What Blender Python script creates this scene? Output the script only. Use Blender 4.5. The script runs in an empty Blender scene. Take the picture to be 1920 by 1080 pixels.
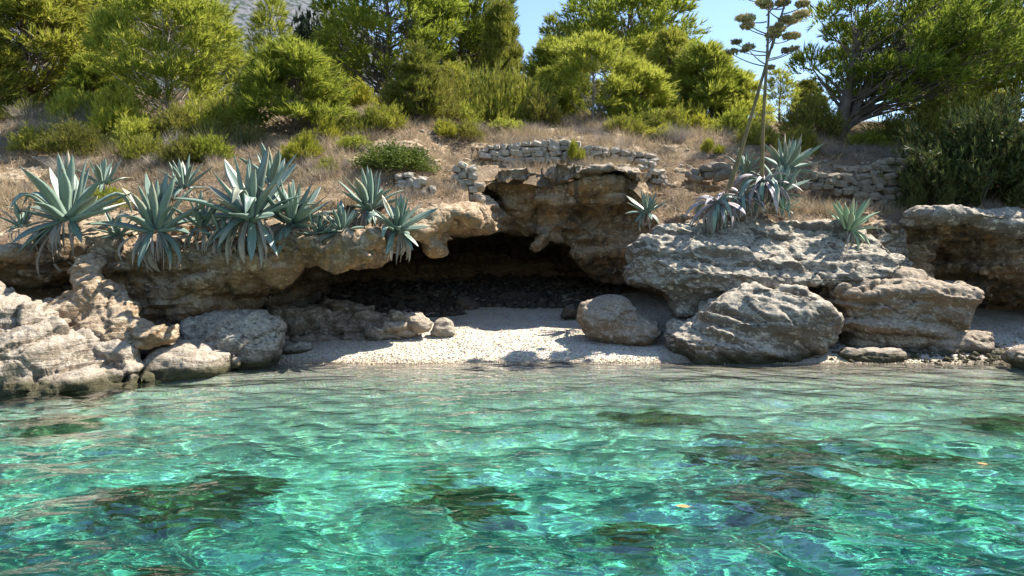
import bpy, math
import numpy as np
import openvdb as vdb
from mathutils import Vector, Matrix

# ------------------------------------------------------------------ camera, sky, sun, exposure
sc = bpy.context.scene
F, YH, CH = 1387.0, 484.0, 1.70          # focal length in photo pixels, horizon row, eye height above the water
cam = bpy.data.cameras.new('camera')
cam_o = bpy.data.objects.new('camera', cam)
sc.collection.objects.link(cam_o)
cam.sensor_width = 36.0
cam.lens = 26.0
cam.shift_y = -(540.0 - YH) / 1920.0
cam.clip_end = 6000.0
cam.clip_start = 0.05
cam_o.location = (0, 0, CH)
cam_o.rotation_euler = (math.pi / 2, 0, 0)
sc.camera = cam_o

SUN = np.array([0.60, 0.24, 0.84])
SUN /= np.linalg.norm(SUN)
world = bpy.data.worlds.new('World')
sc.world = world
world.use_nodes = True
wt = world.node_tree
sky = wt.nodes.new('ShaderNodeTexSky')
sky.sky_type = 'NISHITA'
sky.sun_disc = False
sky.sun_elevation = math.asin(SUN[2])
sky.sun_rotation = math.atan2(SUN[0], SUN[1])
sky.air_density = 1.0
sky.dust_density = 0.3
sky.ozone_density = 3.2
wt.links.new(sky.outputs[0], wt.nodes['Background'].inputs[0])
wt.nodes['Background'].inputs[1].default_value = 0.10
sun = bpy.data.lights.new('sun', 'SUN')
sun.energy = 5.0
sun.angle = math.radians(0.53)
sun.color = (1.0, 0.94, 0.84)
sun.cycles.is_caustics_light = True
sun_o = bpy.data.objects.new('sun', sun)
sc.collection.objects.link(sun_o)
sun_o.rotation_euler = Vector(SUN.tolist()).to_track_quat('Z', 'Y').to_euler()
sun_o.location = (20, 12, 30)

sc.view_settings.view_transform = 'Standard'
sc.view_settings.look = 'None'
sc.view_settings.gamma = 1.0
sc.view_settings.exposure = 1.43
sc.cycles.use_denoising = True
sc.cycles.max_bounces = 8
sc.cycles.diffuse_bounces = 3
sc.cycles.glossy_bounces = 3
sc.cycles.transmission_bounces = 4
sc.cycles.transparent_max_bounces = 8
sc.cycles.caustics_reflective = False
sc.cycles.caustics_refractive = True
sc.cycles.sample_clamp_indirect = 4.0

# ------------------------------------------------------------------ helpers
COL = sc.collection
RNG = np.random.default_rng(11)


def P(px, py, d):
    """photo pixel + distance in metres -> point in the place"""
    return np.array([(px - 960.0) / F * d, d, CH - (py - YH) / F * d])


def link(o, parent=None):
    COL.objects.link(o)
    if parent is not None:
        o.parent = parent
    return o


def mesh_np(name, v, faces, smooth=True, mats=None):
    v = np.asarray(v, dtype=np.float32)
    faces = np.asarray(faces, dtype=np.int32)
    me = bpy.data.meshes.new(name)
    n, k = faces.shape
    me.vertices.add(len(v))
    me.vertices.foreach_set('co', v.ravel())
    me.loops.add(n * k)
    me.loops.foreach_set('vertex_index', faces.ravel())
    me.polygons.add(n)
    me.polygons.foreach_set('loop_start', np.arange(0, n * k, k, dtype=np.int32))
    me.polygons.foreach_set('loop_total', np.full(n, k, dtype=np.int32))
    me.update(calc_edges=True)
    if smooth:
        me.shade_smooth()
    else:
        me.shade_flat()
    for m in (mats or []):
        me.materials.append(m)
    return me


def obj(name, me, parent=None, loc=(0, 0, 0), label=None, cat=None, group=None, kind=None):
    o = bpy.data.objects.new(name, me)
    o.location = loc
    link(o, parent)
    tag(o, label, cat, group, kind)
    return o


def tag(o, label=None, cat=None, group=None, kind=None):
    if label: o['label'] = label
    if cat: o['category'] = cat
    if group: o['group'] = group
    if kind: o['kind'] = kind
    return o


def grid_mesh(name, X, Y, Z, mats=None):
    n, m = X.shape
    v = np.stack([X, Y, Z], -1).reshape(-1, 3)
    i = np.arange(n * m).reshape(n, m)
    q = np.stack([i[:-1, :-1], i[:-1, 1:], i[1:, 1:], i[1:, :-1]], -1).reshape(-1, 4)
    return mesh_np(name, v, q, True, mats)


def smooth01(t):
    t = np.clip(t, 0, 1)
    return t * t * (3 - 2 * t)


_TAB = np.random.default_rng(5).uniform(-1, 1, 64 ** 3).astype(np.float32)


def vnoise(p, freq=1.0, off=0.0):
    """value noise at scattered points, -1..1"""
    q = np.asarray(p, dtype=np.float32) * freq + np.float32(off * 7.31 + 100.0)
    i = np.floor(q).astype(np.int32)
    f = q - i
    f = f * f * (3 - 2 * f)
    i &= 63
    j = (i + 1) & 63
    x0, x1 = i[:, 0] * 4096, j[:, 0] * 4096
    y0, y1 = i[:, 1] * 64, j[:, 1] * 64
    z0, z1 = i[:, 2], j[:, 2]
    fx, fy, fz = f[:, 0], f[:, 1], f[:, 2]
    T = _TAB
    a = T[x0 + y0 + z0] * (1 - fx) + T[x1 + y0 + z0] * fx
    b = T[x0 + y1 + z0] * (1 - fx) + T[x1 + y1 + z0] * fx
    c = T[x0 + y0 + z1] * (1 - fx) + T[x1 + y0 + z1] * fx
    d = T[x0 + y1 + z1] * (1 - fx) + T[x1 + y1 + z1] * fx
    return (a * (1 - fy) + b * fy) * (1 - fz) + (c * (1 - fy) + d * fy) * fz


def fbm(p, freq, octs=4, off=0.0, gain=0.5):
    r, a = 0.0, 1.0
    for k in range(octs):
        r = r + a * vnoise(p, freq, off + k * 3.7)
        freq *= 2.03
        a *= gain
    return r


def noise2(X, Y, freq, octs=3, off=0.0):
    p = np.stack([X.ravel(), Y.ravel(), np.zeros(X.size)], -1)
    return fbm(p, freq, octs, off).reshape(X.shape)


def worley(p, freq, off=0.0):
    """distance to the nearest jittered lattice point and that cell's random value"""
    q = np.asarray(p, dtype=np.float32) * freq + np.float32(off * 3.3 + 50)
    b = np.floor(q).astype(np.int32)
    best = np.full(len(q), 9.0, np.float32)
    second = np.full(len(q), 9.0, np.float32)
    val = np.zeros(len(q), np.float32)
    for dx in (-1, 0, 1):
        for dy in (-1, 0, 1):
            for dz in (-1, 0, 1):
                c = b + np.array([dx, dy, dz], np.int32)
                m = c & 63
                h = m[:, 0] * 4096 + m[:, 1] * 64 + m[:, 2]
                jx = _TAB[h] * .45 + .5
                jy = _TAB[(h * 7 + 13) & 262143] * .45 + .5
                jz = _TAB[(h * 13 + 71) & 262143] * .45 + .5
                d = (c[:, 0] + jx - q[:, 0]) ** 2 + (c[:, 1] + jy - q[:, 1]) ** 2 + (c[:, 2] + jz - q[:, 2]) ** 2
                u = d < best
                second = np.where(u, best, np.minimum(second, d))
                val = np.where(u, _TAB[(h * 5 + 3) & 262143], val)
                best = np.where(u, d, best)
    return np.sqrt(best), np.sqrt(second), val


def grid_noise(shape, h, freq, seed):
    """value noise on a regular grid by tensor products (quick)"""
    r = np.random.default_rng(seed)
    W, L = [], []
    for n in shape:
        t = np.arange(n) * h * freq + r.uniform(0, 1)
        i = np.floor(t).astype(int)
        f = t - i
        f = f * f * (3 - 2 * f)
        m = np.zeros((n, i.max() + 2), np.float32)
        m[np.arange(n), i] = 1 - f
        m[np.arange(n), i + 1] += f
        W.append(m)
        L.append(i.max() + 2)
    A = r.uniform(-1, 1, L).astype(np.float32)
    A = np.tensordot(W[0], A, (1, 0))
    A = np.tensordot(A, W[1], (1, 1))          # x z y
    A = np.tensordot(A, W[2], (1, 1))          # x y z
    return A


def volume_to_mesh(f, lo, h):
    f = np.clip(f, -3 * h, 3 * h).astype(np.float32)
    for a in range(3):
        s = [slice(None)] * 3
        for e in (0, -1):
            s[a] = e
            f[tuple(s)] = 3 * h
    g = vdb.FloatGrid(3 * h)
    g.copyFromArray(f)
    p, q = g.convertToQuads(0.0)
    v = np.asarray(p, np.float64) * h + np.asarray(lo)
    q = np.asarray(q, np.int64)
    a, b, c, d = (v[q[:, k]] for k in range(4))
    if np.einsum('ij,ij->i', a, np.cross(b, c) + np.cross(c, d)).sum() < 0:
        q = q[:, ::-1]
    return v, q


def vert_normals(v, q):
    n = np.zeros_like(v)
    fn = np.cross(v[q[:, 2]] - v[q[:, 0]], v[q[:, 3]] - v[q[:, 1]])
    for k in range(4):
        np.add.at(n, q[:, k], fn)
    return n / (np.linalg.norm(n, axis=1, keepdims=True) + 1e-9)


def poly_sdf(pts, X, Z):
    """signed distance to a closed polygon in the x-z plane (negative inside)"""
    d = np.full(X.shape, 1e9)
    inside = np.zeros(X.shape, bool)
    n = len(pts)
    for i in range(n):
        ax, az = pts[i]
        bx, bz = pts[(i + 1) % n]
        ex, ez = bx - ax, bz - az
        wx, wz = X - ax, Z - az
        t = np.clip((wx * ex + wz * ez) / (ex * ex + ez * ez + 1e-12), 0, 1)
        d = np.minimum(d, (wx - ex * t) ** 2 + (wz - ez * t) ** 2)
        c = (az > Z) != (bz > Z)
        inside ^= c & (X < ex * (Z - az) / (ez + 1e-12 * (ez == 0)) + ax)
    return np.sqrt(d) * np.where(inside, -1, 1)


def smax(a, b, k):
    h = np.clip(0.5 - 0.5 * (b - a) / k, 0, 1)
    return b * (1 - h) + a * h + k * h * (1 - h)


def tube(path, radii, sides=6):
    path = np.asarray(path, float)
    n = len(path)
    tan = np.gradient(path, axis=0)
    tan /= np.linalg.norm(tan, axis=1, keepdims=True) + 1e-9
    ref = np.where(np.abs(tan[:, 2:3]) > .9, [[1., 0, 0]], [[0, 0, 1.]])
    a = np.cross(tan, ref)
    a /= np.linalg.norm(a, axis=1, keepdims=True) + 1e-9
    b = np.cross(tan, a)
    th = np.arange(sides) / sides * 2 * np.pi
    v = path[:, None] + np.asarray(radii)[:, None, None] * (a[:, None] * np.cos(th)[None, :, None] + b[:, None] * np.sin(th)[None, :, None])
    i = np.arange(n * sides).reshape(n, sides)
    j = np.roll(i, -1, 1)
    q = np.stack([i[:-1], j[:-1], j[1:], i[1:]], -1).reshape(-1, 4)
    return v.reshape(-1, 3), q


class Bag:
    def __init__(s): s.v, s.f, s.n = [], [], 0
    def add(s, v, f):
        s.v.append(np.asarray(v, float)); s.f.append(np.asarray(f, int) + s.n); s.n += len(v)
    def mesh(s, name, mats, smooth=True): return mesh_np(name, np.concatenate(s.v), np.concatenate(s.f), smooth, mats)


# ------------------------------------------------------------------ materials
class NT:
    def __init__(s, name):
        s.m = bpy.data.materials.new(name)
        s.m.use_nodes = True
        s.t = s.m.node_tree
        s.t.nodes.clear()
        s.out = s.t.nodes.new('ShaderNodeOutputMaterial')
    def n(s, typ, **kw):
        nd = s.t.nodes.new('ShaderNode' + typ)
        for k, v in kw.items():
            if k.startswith('i_'):
                key = k[2:]
                key = int(key) if key.isdigit() else key.replace('_', ' ')
                inp = nd.inputs[key]
                if isinstance(v, bpy.types.NodeSocket): s.t.links.new(v, inp)
                else: inp.default_value = v
            else:
                setattr(nd, k, v)
        return nd
    def link(s, a, b): s.t.links.new(a, b)
    def pos(s, scale=(1, 1, 1), rot=(0, 0, 0)):
        g = s.n('NewGeometry')
        m = s.n('Mapping', i_Vector=g.outputs['Position'])
        m.inputs['Scale'].default_value = scale
        m.inputs['Rotation'].default_value = rot
        return m.outputs[0]
    def noise(s, vec, scale, detail=4, rough=.55, dist=0.0):
        return s.n('TexNoise', i_Vector=vec, i_Scale=scale, i_Detail=detail, i_Roughness=rough, i_Distortion=dist).outputs['Fac']
    def ramp(s, fac, a, b, lo=0.0, hi=1.0):
        return s.n('MapRange', i_0=fac, i_1=a, i_2=b, i_3=lo, i_4=hi).outputs[0]
    def mix(s, fac, a, b, mode='MIX'):
        nd = s.t.nodes.new('ShaderNodeMix')
        nd.data_type = 'RGBA'
        nd.blend_type = mode
        for sock, v in ((nd.inputs[0], fac), (nd.inputs[6], a), (nd.inputs[7], b)):
            if isinstance(v, bpy.types.NodeSocket): s.link(v, sock)
            elif isinstance(v, (int, float)): sock.default_value = v
            else: sock.default_value = (*v, 1)
        return nd.outputs[2]
    def math(s, op, a, b=0.0):
        nd = s.n('Math', operation=op)
        for k, v in enumerate((a, b)):
            if isinstance(v, bpy.types.NodeSocket): s.link(v, nd.inputs[k])
            else: nd.inputs[k].default_value = v
        return nd.outputs[0]
    def bsdf(s, color, rough=.9, spec=.25, normal=None):
        b = s.n('BsdfPrincipled', i_Roughness=rough)
        b.inputs['Specular IOR Level'].default_value = spec
        if isinstance(color, bpy.types.NodeSocket): s.link(color, b.inputs['Base Color'])
        else: b.inputs['Base Color'].default_value = (*color, 1)
        if normal is not None: s.link(normal, b.inputs['Normal'])
        s.link(b.outputs[0], s.out.inputs[0])
        return b
    def bump(s, h, strength=.5, dist=.05, prev=None):
        b = s.n('Bump', i_Height=h, i_Strength=strength, i_Distance=dist)
        if prev is not None: s.link(prev, b.inputs['Normal'])
        return b.outputs[0]


def rock_mat(name, base, warm, pale, streak=0.0, tilt=0.0, pale_amt=.8, grain=1.0, warm_lo=.45, flecks=0.0):
    k = NT(name)
    p = k.pos()
    ps = k.pos((.45, .45, 5.0), (0, tilt, 0))
    n1 = k.noise(p, 1.1, 5, .6, .4)
    n2 = k.noise(p, 3.1, 5, .65, .6)
    n3 = k.noise(p, 22, 4, .7)
    st = k.noise(ps, 1.6, 5, .6, .5)
    c = k.mix(k.ramp(n1, warm_lo, warm_lo + .2), base, warm)
    c = k.mix(k.ramp(st, .42, .62, 0, .75), c, [x * .62 for x in base])
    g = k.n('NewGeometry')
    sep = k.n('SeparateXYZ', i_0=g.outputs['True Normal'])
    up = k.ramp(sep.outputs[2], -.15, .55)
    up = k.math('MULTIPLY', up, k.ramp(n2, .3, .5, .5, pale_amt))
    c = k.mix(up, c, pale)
    if streak:
        pv = k.pos((2.2, 1.0, .35))
        s1 = k.ramp(k.noise(pv, 1.9, 5, .65, .4), .46, .56, 0, streak)
        s1 = k.math('MULTIPLY', s1, k.ramp(n1, .35, .6))
        s1 = k.math('MULTIPLY', s1, k.ramp(sep.outputs[2], .1, .5, 1, 0))
        c = k.mix(s1, c, (.035, .042, .055))
        s2 = k.ramp(k.noise(k.pos((1.2, 1.0, .6)), 1.3, 3, .6, .3), .58, .68, 0, streak * .6)
        c = k.mix(s2, c, (.36, .30, .2))
    if flecks:
        fv = k.n('TexVoronoi', i_Vector=p, i_Scale=11.0)
        fr = k.n('SeparateColor', i_0=fv.outputs['Color']).outputs[0]
        sel = k.math('MULTIPLY', k.ramp(fr, .72, .76), k.ramp(fv.outputs['Distance'], .30, .42, flecks, 0))
        c = k.mix(k.math('MULTIPLY', sel, k.ramp(n2, .42, .55)), c, [min(1, x * 1.2) for x in pale])
        c = k.mix(k.math('MULTIPLY', k.ramp(fr, .2, .24, .6, 0), k.ramp(n1, .4, .6)), c, [x * .5 for x in base])
    # lichen and pitting specks
    c = k.mix(k.ramp(n3, .3, .72, .75, 0), c, [x * .45 for x in base])
    c = k.mix(k.ramp(k.noise(p, 9, 3, .6), .58, .7, 0, .5), c, [min(1, x * 1.25) for x in pale])
    # wet, algae-covered foot at the water line
    z = k.n('SeparateXYZ', i_0=g.outputs['Position']).outputs[2]
    wet = k.math('ADD', z, k.math('MULTIPLY', n2, -.22))
    c = k.mix(k.ramp(wet, -.02, .10, .92, 0), c, (.05, .047, .02))
    vo = k.n('TexVoronoi', i_Vector=p, i_Scale=7.0, feature='F1').outputs['Distance']
    rg = k.n('TexNoise', i_Vector=p, i_Scale=2.6, i_Detail=8, i_Roughness=.62, i_Distortion=.2)
    rg.noise_type = 'RIDGED_MULTIFRACTAL'
    hgt = k.math('ADD', k.math('MULTIPLY', k.noise(p, 9, 6, .7), .7), k.math('MULTIPLY', st, 1.3))
    hgt = k.math('ADD', hgt, k.math('MULTIPLY', rg.outputs['Fac'], -.28))
    hgt = k.math('ADD', hgt, k.math('MULTIPLY', vo, -.3))
    c = k.mix(k.ramp(rg.outputs['Fac'], 1.0, 1.9, 0, .55), c, [x * .42 for x in base])
    nrm = k.bump(hgt, .9, .085 * grain)
    nrm = k.bump(k.noise(p, 30, 5, .7), .6, .02 * grain, nrm)
    k.bsdf(c, .92, .2, nrm)
    return k.m


def leaf_mat(name, c1, c2, trans=.35, rnd=.5, rough=.55, dark=None):
    """small foliage: colour varies by leaf, by tree and by clump; some light passes through"""
    k = NT(name)
    g = k.n('NewGeometry')
    oi = k.n('ObjectInfo')
    tc = k.n('TexCoord')
    f = k.math('ADD', k.math('MULTIPLY', g.outputs['Random Per Island'], rnd), k.math('MULTIPLY', k.noise(tc.outputs['Object'], 1.7, 2), .9))
    f = k.math('ADD', f, k.math('MULTIPLY', k.math('SUBTRACT', oi.outputs['Random'], .5), .45))
    c = k.mix(k.ramp(f, .35, 1.05), c1, c2)
    if dark is not None:
        c = k.mix(k.ramp(g.outputs['Random Per Island'], .86, .9, 0, .8), c, dark)
    d = k.n('BsdfPrincipled', i_Roughness=rough)
    d.inputs['Specular IOR Level'].default_value = .25
    k.link(c, d.inputs['Base Color'])
    t = k.n('BsdfTranslucent')
    k.link(c, t.inputs['Color'])
    mx = k.n('MixShader', i_0=trans)
    k.link(d.outputs[0], mx.inputs[1])
    k.link(t.outputs[0], mx.inputs[2])
    k.link(mx.outputs[0], k.out.inputs[0])
    return k.m


def flat_mat(name, c1, c2, scale=6, rough=.85, bump=.3, dist=.02):
    k = NT(name)
    p = k.n('TexCoord').outputs['Object']
    n1 = k.noise(p, scale, 5, .6)
    c = k.mix(k.ramp(n1, .35, .65), c1, c2)
    oi = k.n('ObjectInfo')
    c = k.mix(k.ramp(oi.outputs['Random'], 0, 1, 0, .45), c, [x * .5 for x in c1])
    k.bsdf(c, rough, .25, k.bump(k.noise(p, scale * 4, 5, .65), bump, dist))
    return k.m


M = {}
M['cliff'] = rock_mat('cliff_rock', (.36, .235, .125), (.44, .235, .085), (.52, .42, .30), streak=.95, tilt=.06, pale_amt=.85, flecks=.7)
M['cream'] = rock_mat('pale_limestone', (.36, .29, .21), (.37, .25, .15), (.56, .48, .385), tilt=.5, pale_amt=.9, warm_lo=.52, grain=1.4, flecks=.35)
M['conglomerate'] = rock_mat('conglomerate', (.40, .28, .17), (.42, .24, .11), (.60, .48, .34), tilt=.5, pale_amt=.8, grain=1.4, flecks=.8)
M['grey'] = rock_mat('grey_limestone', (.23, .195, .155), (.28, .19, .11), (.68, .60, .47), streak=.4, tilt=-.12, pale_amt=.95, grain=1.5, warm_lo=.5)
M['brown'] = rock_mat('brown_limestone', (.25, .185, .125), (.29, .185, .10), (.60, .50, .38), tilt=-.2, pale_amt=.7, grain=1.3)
M['cave_shade'] = rock_mat('shade_painted_cave_rock', (.10, .08, .06), (.13, .085, .05), (.17, .14, .11), pale_amt=.5)  # near-black brown: the cave's shade is put into the rock colour
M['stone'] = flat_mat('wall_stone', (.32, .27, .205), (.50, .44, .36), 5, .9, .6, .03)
M['stone_shade'] = flat_mat('shaded_wall_stone', (.19, .155, .12), (.31, .26, .20), 5, .9, .5, .03)  # darker copy of the wall stone, with shade put into its colour
M['pine_bright'] = leaf_mat('bright_pine_needles', (0.156, 0.195, 0.021), (0.450, 0.460, 0.075), .55)
M['pine_dark'] = leaf_mat('deep_green_pine_needles', (0.045, 0.080, 0.013), (0.320, 0.368, 0.048), .5)
M['pine_olive'] = leaf_mat('olive_pine_needles', (.13, .15, .024), (.42, .42, .06), .42, dark=(.22, .16, .06))
M['heath'] = leaf_mat('heath_leaves', (0.108, 0.120, 0.024), (0.378, 0.350, 0.063), .4, dark=(.13, .08, .03))
M['yellow'] = leaf_mat('yellow_green_leaves', (0.221, 0.234, 0.026), (0.459, 0.432, 0.054), .42)
M['juniper'] = leaf_mat('juniper_leaves', (0.040, 0.060, 0.018), (0.169, 0.189, 0.052), .3, dark=(.11, .075, .035))
M['lentisk'] = leaf_mat('mastic_leaves', (0.088, 0.128, 0.024), (0.300, 0.340, 0.060), .25)
M['oak'] = leaf_mat('dark_oak_leaves', (.012, .022, .010), (.03, .045, .016), .15)
M['dry'] = leaf_mat('dry_twigs', (.20, .155, .105), (.36, .30, .23), .2)
M['drygrey'] = leaf_mat('grey_dead_twigs', (.16, .135, .11), (.34, .30, .26), .15)
M['straw'] = leaf_mat('straw', (.29, .215, .13), (.52, .42, .27), .3)
M['reed'] = leaf_mat('green_straw', (.10, .115, .035), (.24, .215, .09), .3)
M['bark'] = flat_mat('pine_bark', (.12, .09, .07), (.24, .195, .16), 7, .95, .7, .03)
M['bark_pale'] = flat_mat('pale_bark', (.30, .26, .22), (.44, .40, .35), 7, .95, .5, .03)


def hill_mat():
    k = NT('dry_hillside_soil')
    p = k.pos()
    n1 = k.noise(p, .7, 6, .6, .3)
    n2 = k.noise(p, 4, 6, .7, .3)
    n3 = k.noise(p, 24, 4, .7)
    c = k.mix(k.ramp(n1, .36, .62), (.25, .165, .10), (.32, .245, .165))
    c = k.mix(k.ramp(n2, .45, .65, 0, .85), c, (.17, .11, .065))
    c = k.mix(k.ramp(n3, .5, .75, 0, .6), c, (.52, .44, .33))
    h = k.math('ADD', k.math('MULTIPLY', n2, 1.5), n3)
    k.bsdf(c, .95, .1, k.bump(h, 1.0, .11))
    return k.m


def bed_mat():
    k = NT('pebble_bed')
    p = k.pos()
    n1 = k.noise(p, .9, 4, .6, .2)
    n2 = k.noise(p, 5, 4, .6, .2)
    vo = k.n('TexVoronoi', i_Vector=p, i_Scale=26.0)
    c = k.mix(k.ramp(n1, .35, .65), (.46, .41, .33), (.56, .51, .42))
    c = k.mix(.35, c, vo.outputs['Color'], 'SOFT_LIGHT')
    c = k.mix(k.ramp(n2, .45, .62, 0, .35), c, (.34, .295, .22))
    a = k.n('Attribute', attribute_name='weed')
    w = k.math('ADD', a.outputs['Fac'], k.math('MULTIPLY', k.math('MULTIPLY', k.math('SUBTRACT', k.noise(p, 2.6, 6, .7, .5), .5), 2.2), k.ramp(a.outputs['Fac'], .05, .35)))
    c = k.mix(k.ramp(w, .38, .62), c, k.mix(k.ramp(n2, .4, .6), (.05, .06, .03), (.15, .14, .07)))
    z = k.n('SeparateXYZ', i_0=k.n('NewGeometry').outputs['Position']).outputs[2]
    c = k.mix(k.math('MULTIPLY', k.ramp(z, .0, .07, .5, 0), k.ramp(z, -.10, -.01)), c, (.30, .235, .15))
    k.bsdf(c, .9, .2, k.bump(vo.outputs['Distance'], .7, .03))
    return k.m


def water_mat():
    k = NT('clear_sea_water')
    a = k.n('Attribute', attribute_name='depth')
    # Beer-Lambert tint for the local depth of the water
    comb = k.n('CombineColor')
    for ch, kk in enumerate((.62, .060, .122)):
        e = k.math('POWER', 2.718282, k.math('MULTIPLY', a.outputs['Fac'], -kk))
        k.link(e, comb.inputs[ch])
    # the finest ripples, crests lying across the view
    n1 = k.noise(k.pos((5.5, 12.0, 1)), 1.0, 2, .5, .5)
    n2 = k.noise(k.pos((2.0, 4.6, 1), (0, 0, .12)), 1.0, 1, .5, .8)
    n3 = k.noise(k.pos((2.4, 4.2, 1), (0, 0, -.5)), 1.0, 1, .5, .6)
    rip = k.math('ADD', k.math('MULTIPLY', n1, .30), k.math('ADD', n2, n3))
    nrm = k.bump(rip, 1.0, .013)
    rf = k.n('BsdfRefraction', i_IOR=1.333, i_Roughness=0.0)
    k.link(nrm, rf.inputs['Normal'])
    k.link(comb.outputs[0], rf.inputs['Color'])
    gl = k.n('BsdfGlossy', i_Roughness=0.0)
    gl.inputs['Color'].default_value = (1, 1, 1, 1)
    fr = k.n('Fresnel', i_IOR=1.333)
    k.link(nrm, fr.inputs['Normal'])
    k.link(nrm, gl.inputs['Normal'])
    mx = k.n('MixShader')
    k.link(k.math('MINIMUM', k.math('MULTIPLY', fr.outputs[0], 1.6), 1.0), mx.inputs[0])
    k.link(rf.outputs[0], mx.inputs[1])
    k.link(gl.outputs[0], mx.inputs[2])
    k.link(mx.outputs[0], k.out.inputs[0])
    return k.m


def mountain_mat():
    k = NT('far_scrub_hillside')
    p = k.pos()
    n1 = k.noise(p, .012, 5, .6)
    vo = k.n('TexVoronoi', i_Vector=k.pos((1, .5, 1)), i_Scale=.24)
    n2 = k.noise(p, .09, 5, .65)
    c = k.mix(k.ramp(n2, .4, .6), (.125, .13, .145), (.085, .09, .105))  # bluish grey: the haze of distance is mixed into the rock colour
    s = k.math('ADD', vo.outputs['Distance'], k.math('MULTIPLY', k.noise(p, .2, 4, .6), .6))
    c = k.mix(k.ramp(s, .72, .86, 1, 0), c, (.03, .045, .04))
    c = k.mix(k.ramp(n1, .45, .65, 0, .5), c, (.12, .115, .11))
    k.bsdf(c, .95, .1, k.bump(n2, .8, 3.0))
    return k.m


M['hill'] = hill_mat()
M['bed'] = bed_mat()
M['water'] = water_mat()
M['mountain'] = mountain_mat()

# ------------------------------------------------------------------ the setting: ground shapes
_KL = np.array([(8, 1.3), (10.5, 1.75), (12.2, 2.12), (13.0, 2.65), (14, 3.2), (16, 4.15), (19, 5.4), (24, 6.9), (30, 8.2), (45, 11), (80, 16), (140, 22)])
_KC = np.array([(8, 2.2), (13.0, 2.55), (13.8, 2.85), (15.6, 3.46), (16.6, 3.70), (16.95, 3.78), (17.4, 4.36), (20, 5.3), (24, 6.4), (30, 7.8), (45, 10.5), (80, 15), (140, 20)])
_KR = np.array([(8, 1.7), (12.8, 2.0), (13.8, 2.25), (14.6, 2.62), (15.8, 2.72), (16.3, 3.25), (17.0, 3.95), (19, 4.75), (24, 6.0), (30, 7.2), (45, 9.8), (80, 14), (140, 19)])


def ground(X, Y):
    zl, zc, zr = (np.interp(Y, K[:, 0], K[:, 1]) for K in (_KL, _KC, _KR))
    a = smooth01((X + 2.4) / 1.7)
    b = smooth01((X - 2.5) / .9)
    z = zl * (1 - a) + zc * a
    z = z * (1 - b) + zr * b
    # red-earth gully between the cave terrace and the big grey slab
    z = z - .35 * np.exp(-((X - 3.0) / .35) ** 2) * smooth01((16.9 - Y) / 1.2)
    return z


def bed_z(X, Y):
    u = 12.05 + .12 * np.sin(X * .9 + .4) + .16 * noise2(X, 0 * X, .8, 3, 31.) - Y
    dep = .105 * u + .05 * u * u
    dep = 2.4 * (1 - np.exp(-np.maximum(dep, 0) / 2.4))
    up = .125 * np.maximum(-u, 0) + .05 * smooth01(-u / .5)
    z = np.where(u > 0, -dep, up)
    z = z + .05 * noise2(X, Y, .9, 3, 2.0) * smooth01(np.abs(u) / 1.5)
    # rocks and weed mounds lying on the bed
    return z + .2 * weed(X, Y) * smooth01(u / 2.0)


_WEED = [((px - 960) / F * CH * F / (py - YH) * 1.12, CH * F / (py - YH) * 1.12, rx, ry) for px, py, rx, ry in (
    (330, 895, .9, .32), (450, 880, .6, .25), (850, 880, .55, .28), (900, 905, .4, .2), (1240, 790, .8, .22), (1430, 830, 1.0, .36),
    (1520, 870, .6, .25), (1700, 845, .6, .2), (1200, 925, .35, .16), (720, 1010, .35, .16), (840, 985, .35, .15), (110, 800, .6, .4),
    (1880, 800, .5, .25), (140, 760, .6, .25), (1420, 900, .5, .2), (250, 1000, .3, .15))]


def weed(X, Y):
    w = np.zeros(np.shape(X))
    for cx, cy, rx, ry in _WEED:
        w = np.maximum(w, np.exp(-(((X - cx) / rx) ** 2 + ((Y - cy) / (ry * 1.6)) ** 2) * 1.1))
    return w


# seabed and beach: one sheet
ys = np.concatenate([np.linspace(-70, 0, 30), np.arange(.3, 4, .12), np.arange(4, 20.2, .07)])
xs = np.concatenate([np.linspace(-90, -12.5, 30), np.arange(-12, 13, .08), np.linspace(13.5, 90, 30)])
X, Y = np.meshgrid(xs, ys)
me = grid_mesh('seabed', X, Y, bed_z(X, Y), [M['bed']])
at = me.attributes.new('weed', 'FLOAT', 'POINT')
at.data.foreach_set('value', weed(X, Y).astype(np.float32).ravel())
seabed = obj('seabed', me, kind='structure')
seabed['label'] = 'pebble beach running down into the pale sea bed with dark weed'
seabed.cycles.is_caustics_receiver = True

# water sheet with real ripples
r = np.random.default_rng(3)
WV = []
for k in range(70):
    long_ = k < 20
    lam = .55 * (1.6 / .55) ** r.random() if long_ else .13 * (.5 / .13) ** r.random()
    th = math.radians(r.normal(85, 28 if long_ else 36))
    WV.append((math.cos(th) * 2 * math.pi / lam, math.sin(th) * 2 * math.pi / lam, (.0054 if long_ else .0031) * lam * r.uniform(.5, 1.35), r.uniform(0, 6.28),
               r.uniform(-.9, .9), r.uniform(-.9, .9), r.uniform(0, 6.28), lam))


def waves(X, Y):
    Z = np.zeros_like(X)
    Xw = X + .12 * noise2(X, Y, .8, 2, 4.)
    Yw = Y + .12 * noise2(X, Y, .8, 2, 9.)
    calm = .7 + .3 * smooth01(.5 + 1.1 * noise2(X, Y * .7, .55, 2, 14.))
    for kx, ky, a, ph, mx, my, mp, lam in WV:
        t = kx * Xw + ky * Yw + ph
        fade = 1 - smooth01((Y - 30 * lam) / 5.0) * (.9 if lam < .3 else 0)
        Z += a * (1 + .4 * smooth01((8 - Y) / 4) if lam > .55 else calm) * fade * (.6 + .4 * np.sin(X * mx + Y * my + mp)) * (np.sin(t) + .22 * np.sin(2 * t + 1.3))
    return Z * (.45 + .55 * smooth01((12.6 - Y) / 4.5)) * smooth01((60 - np.hypot(X, Y)) / 40)


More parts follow.
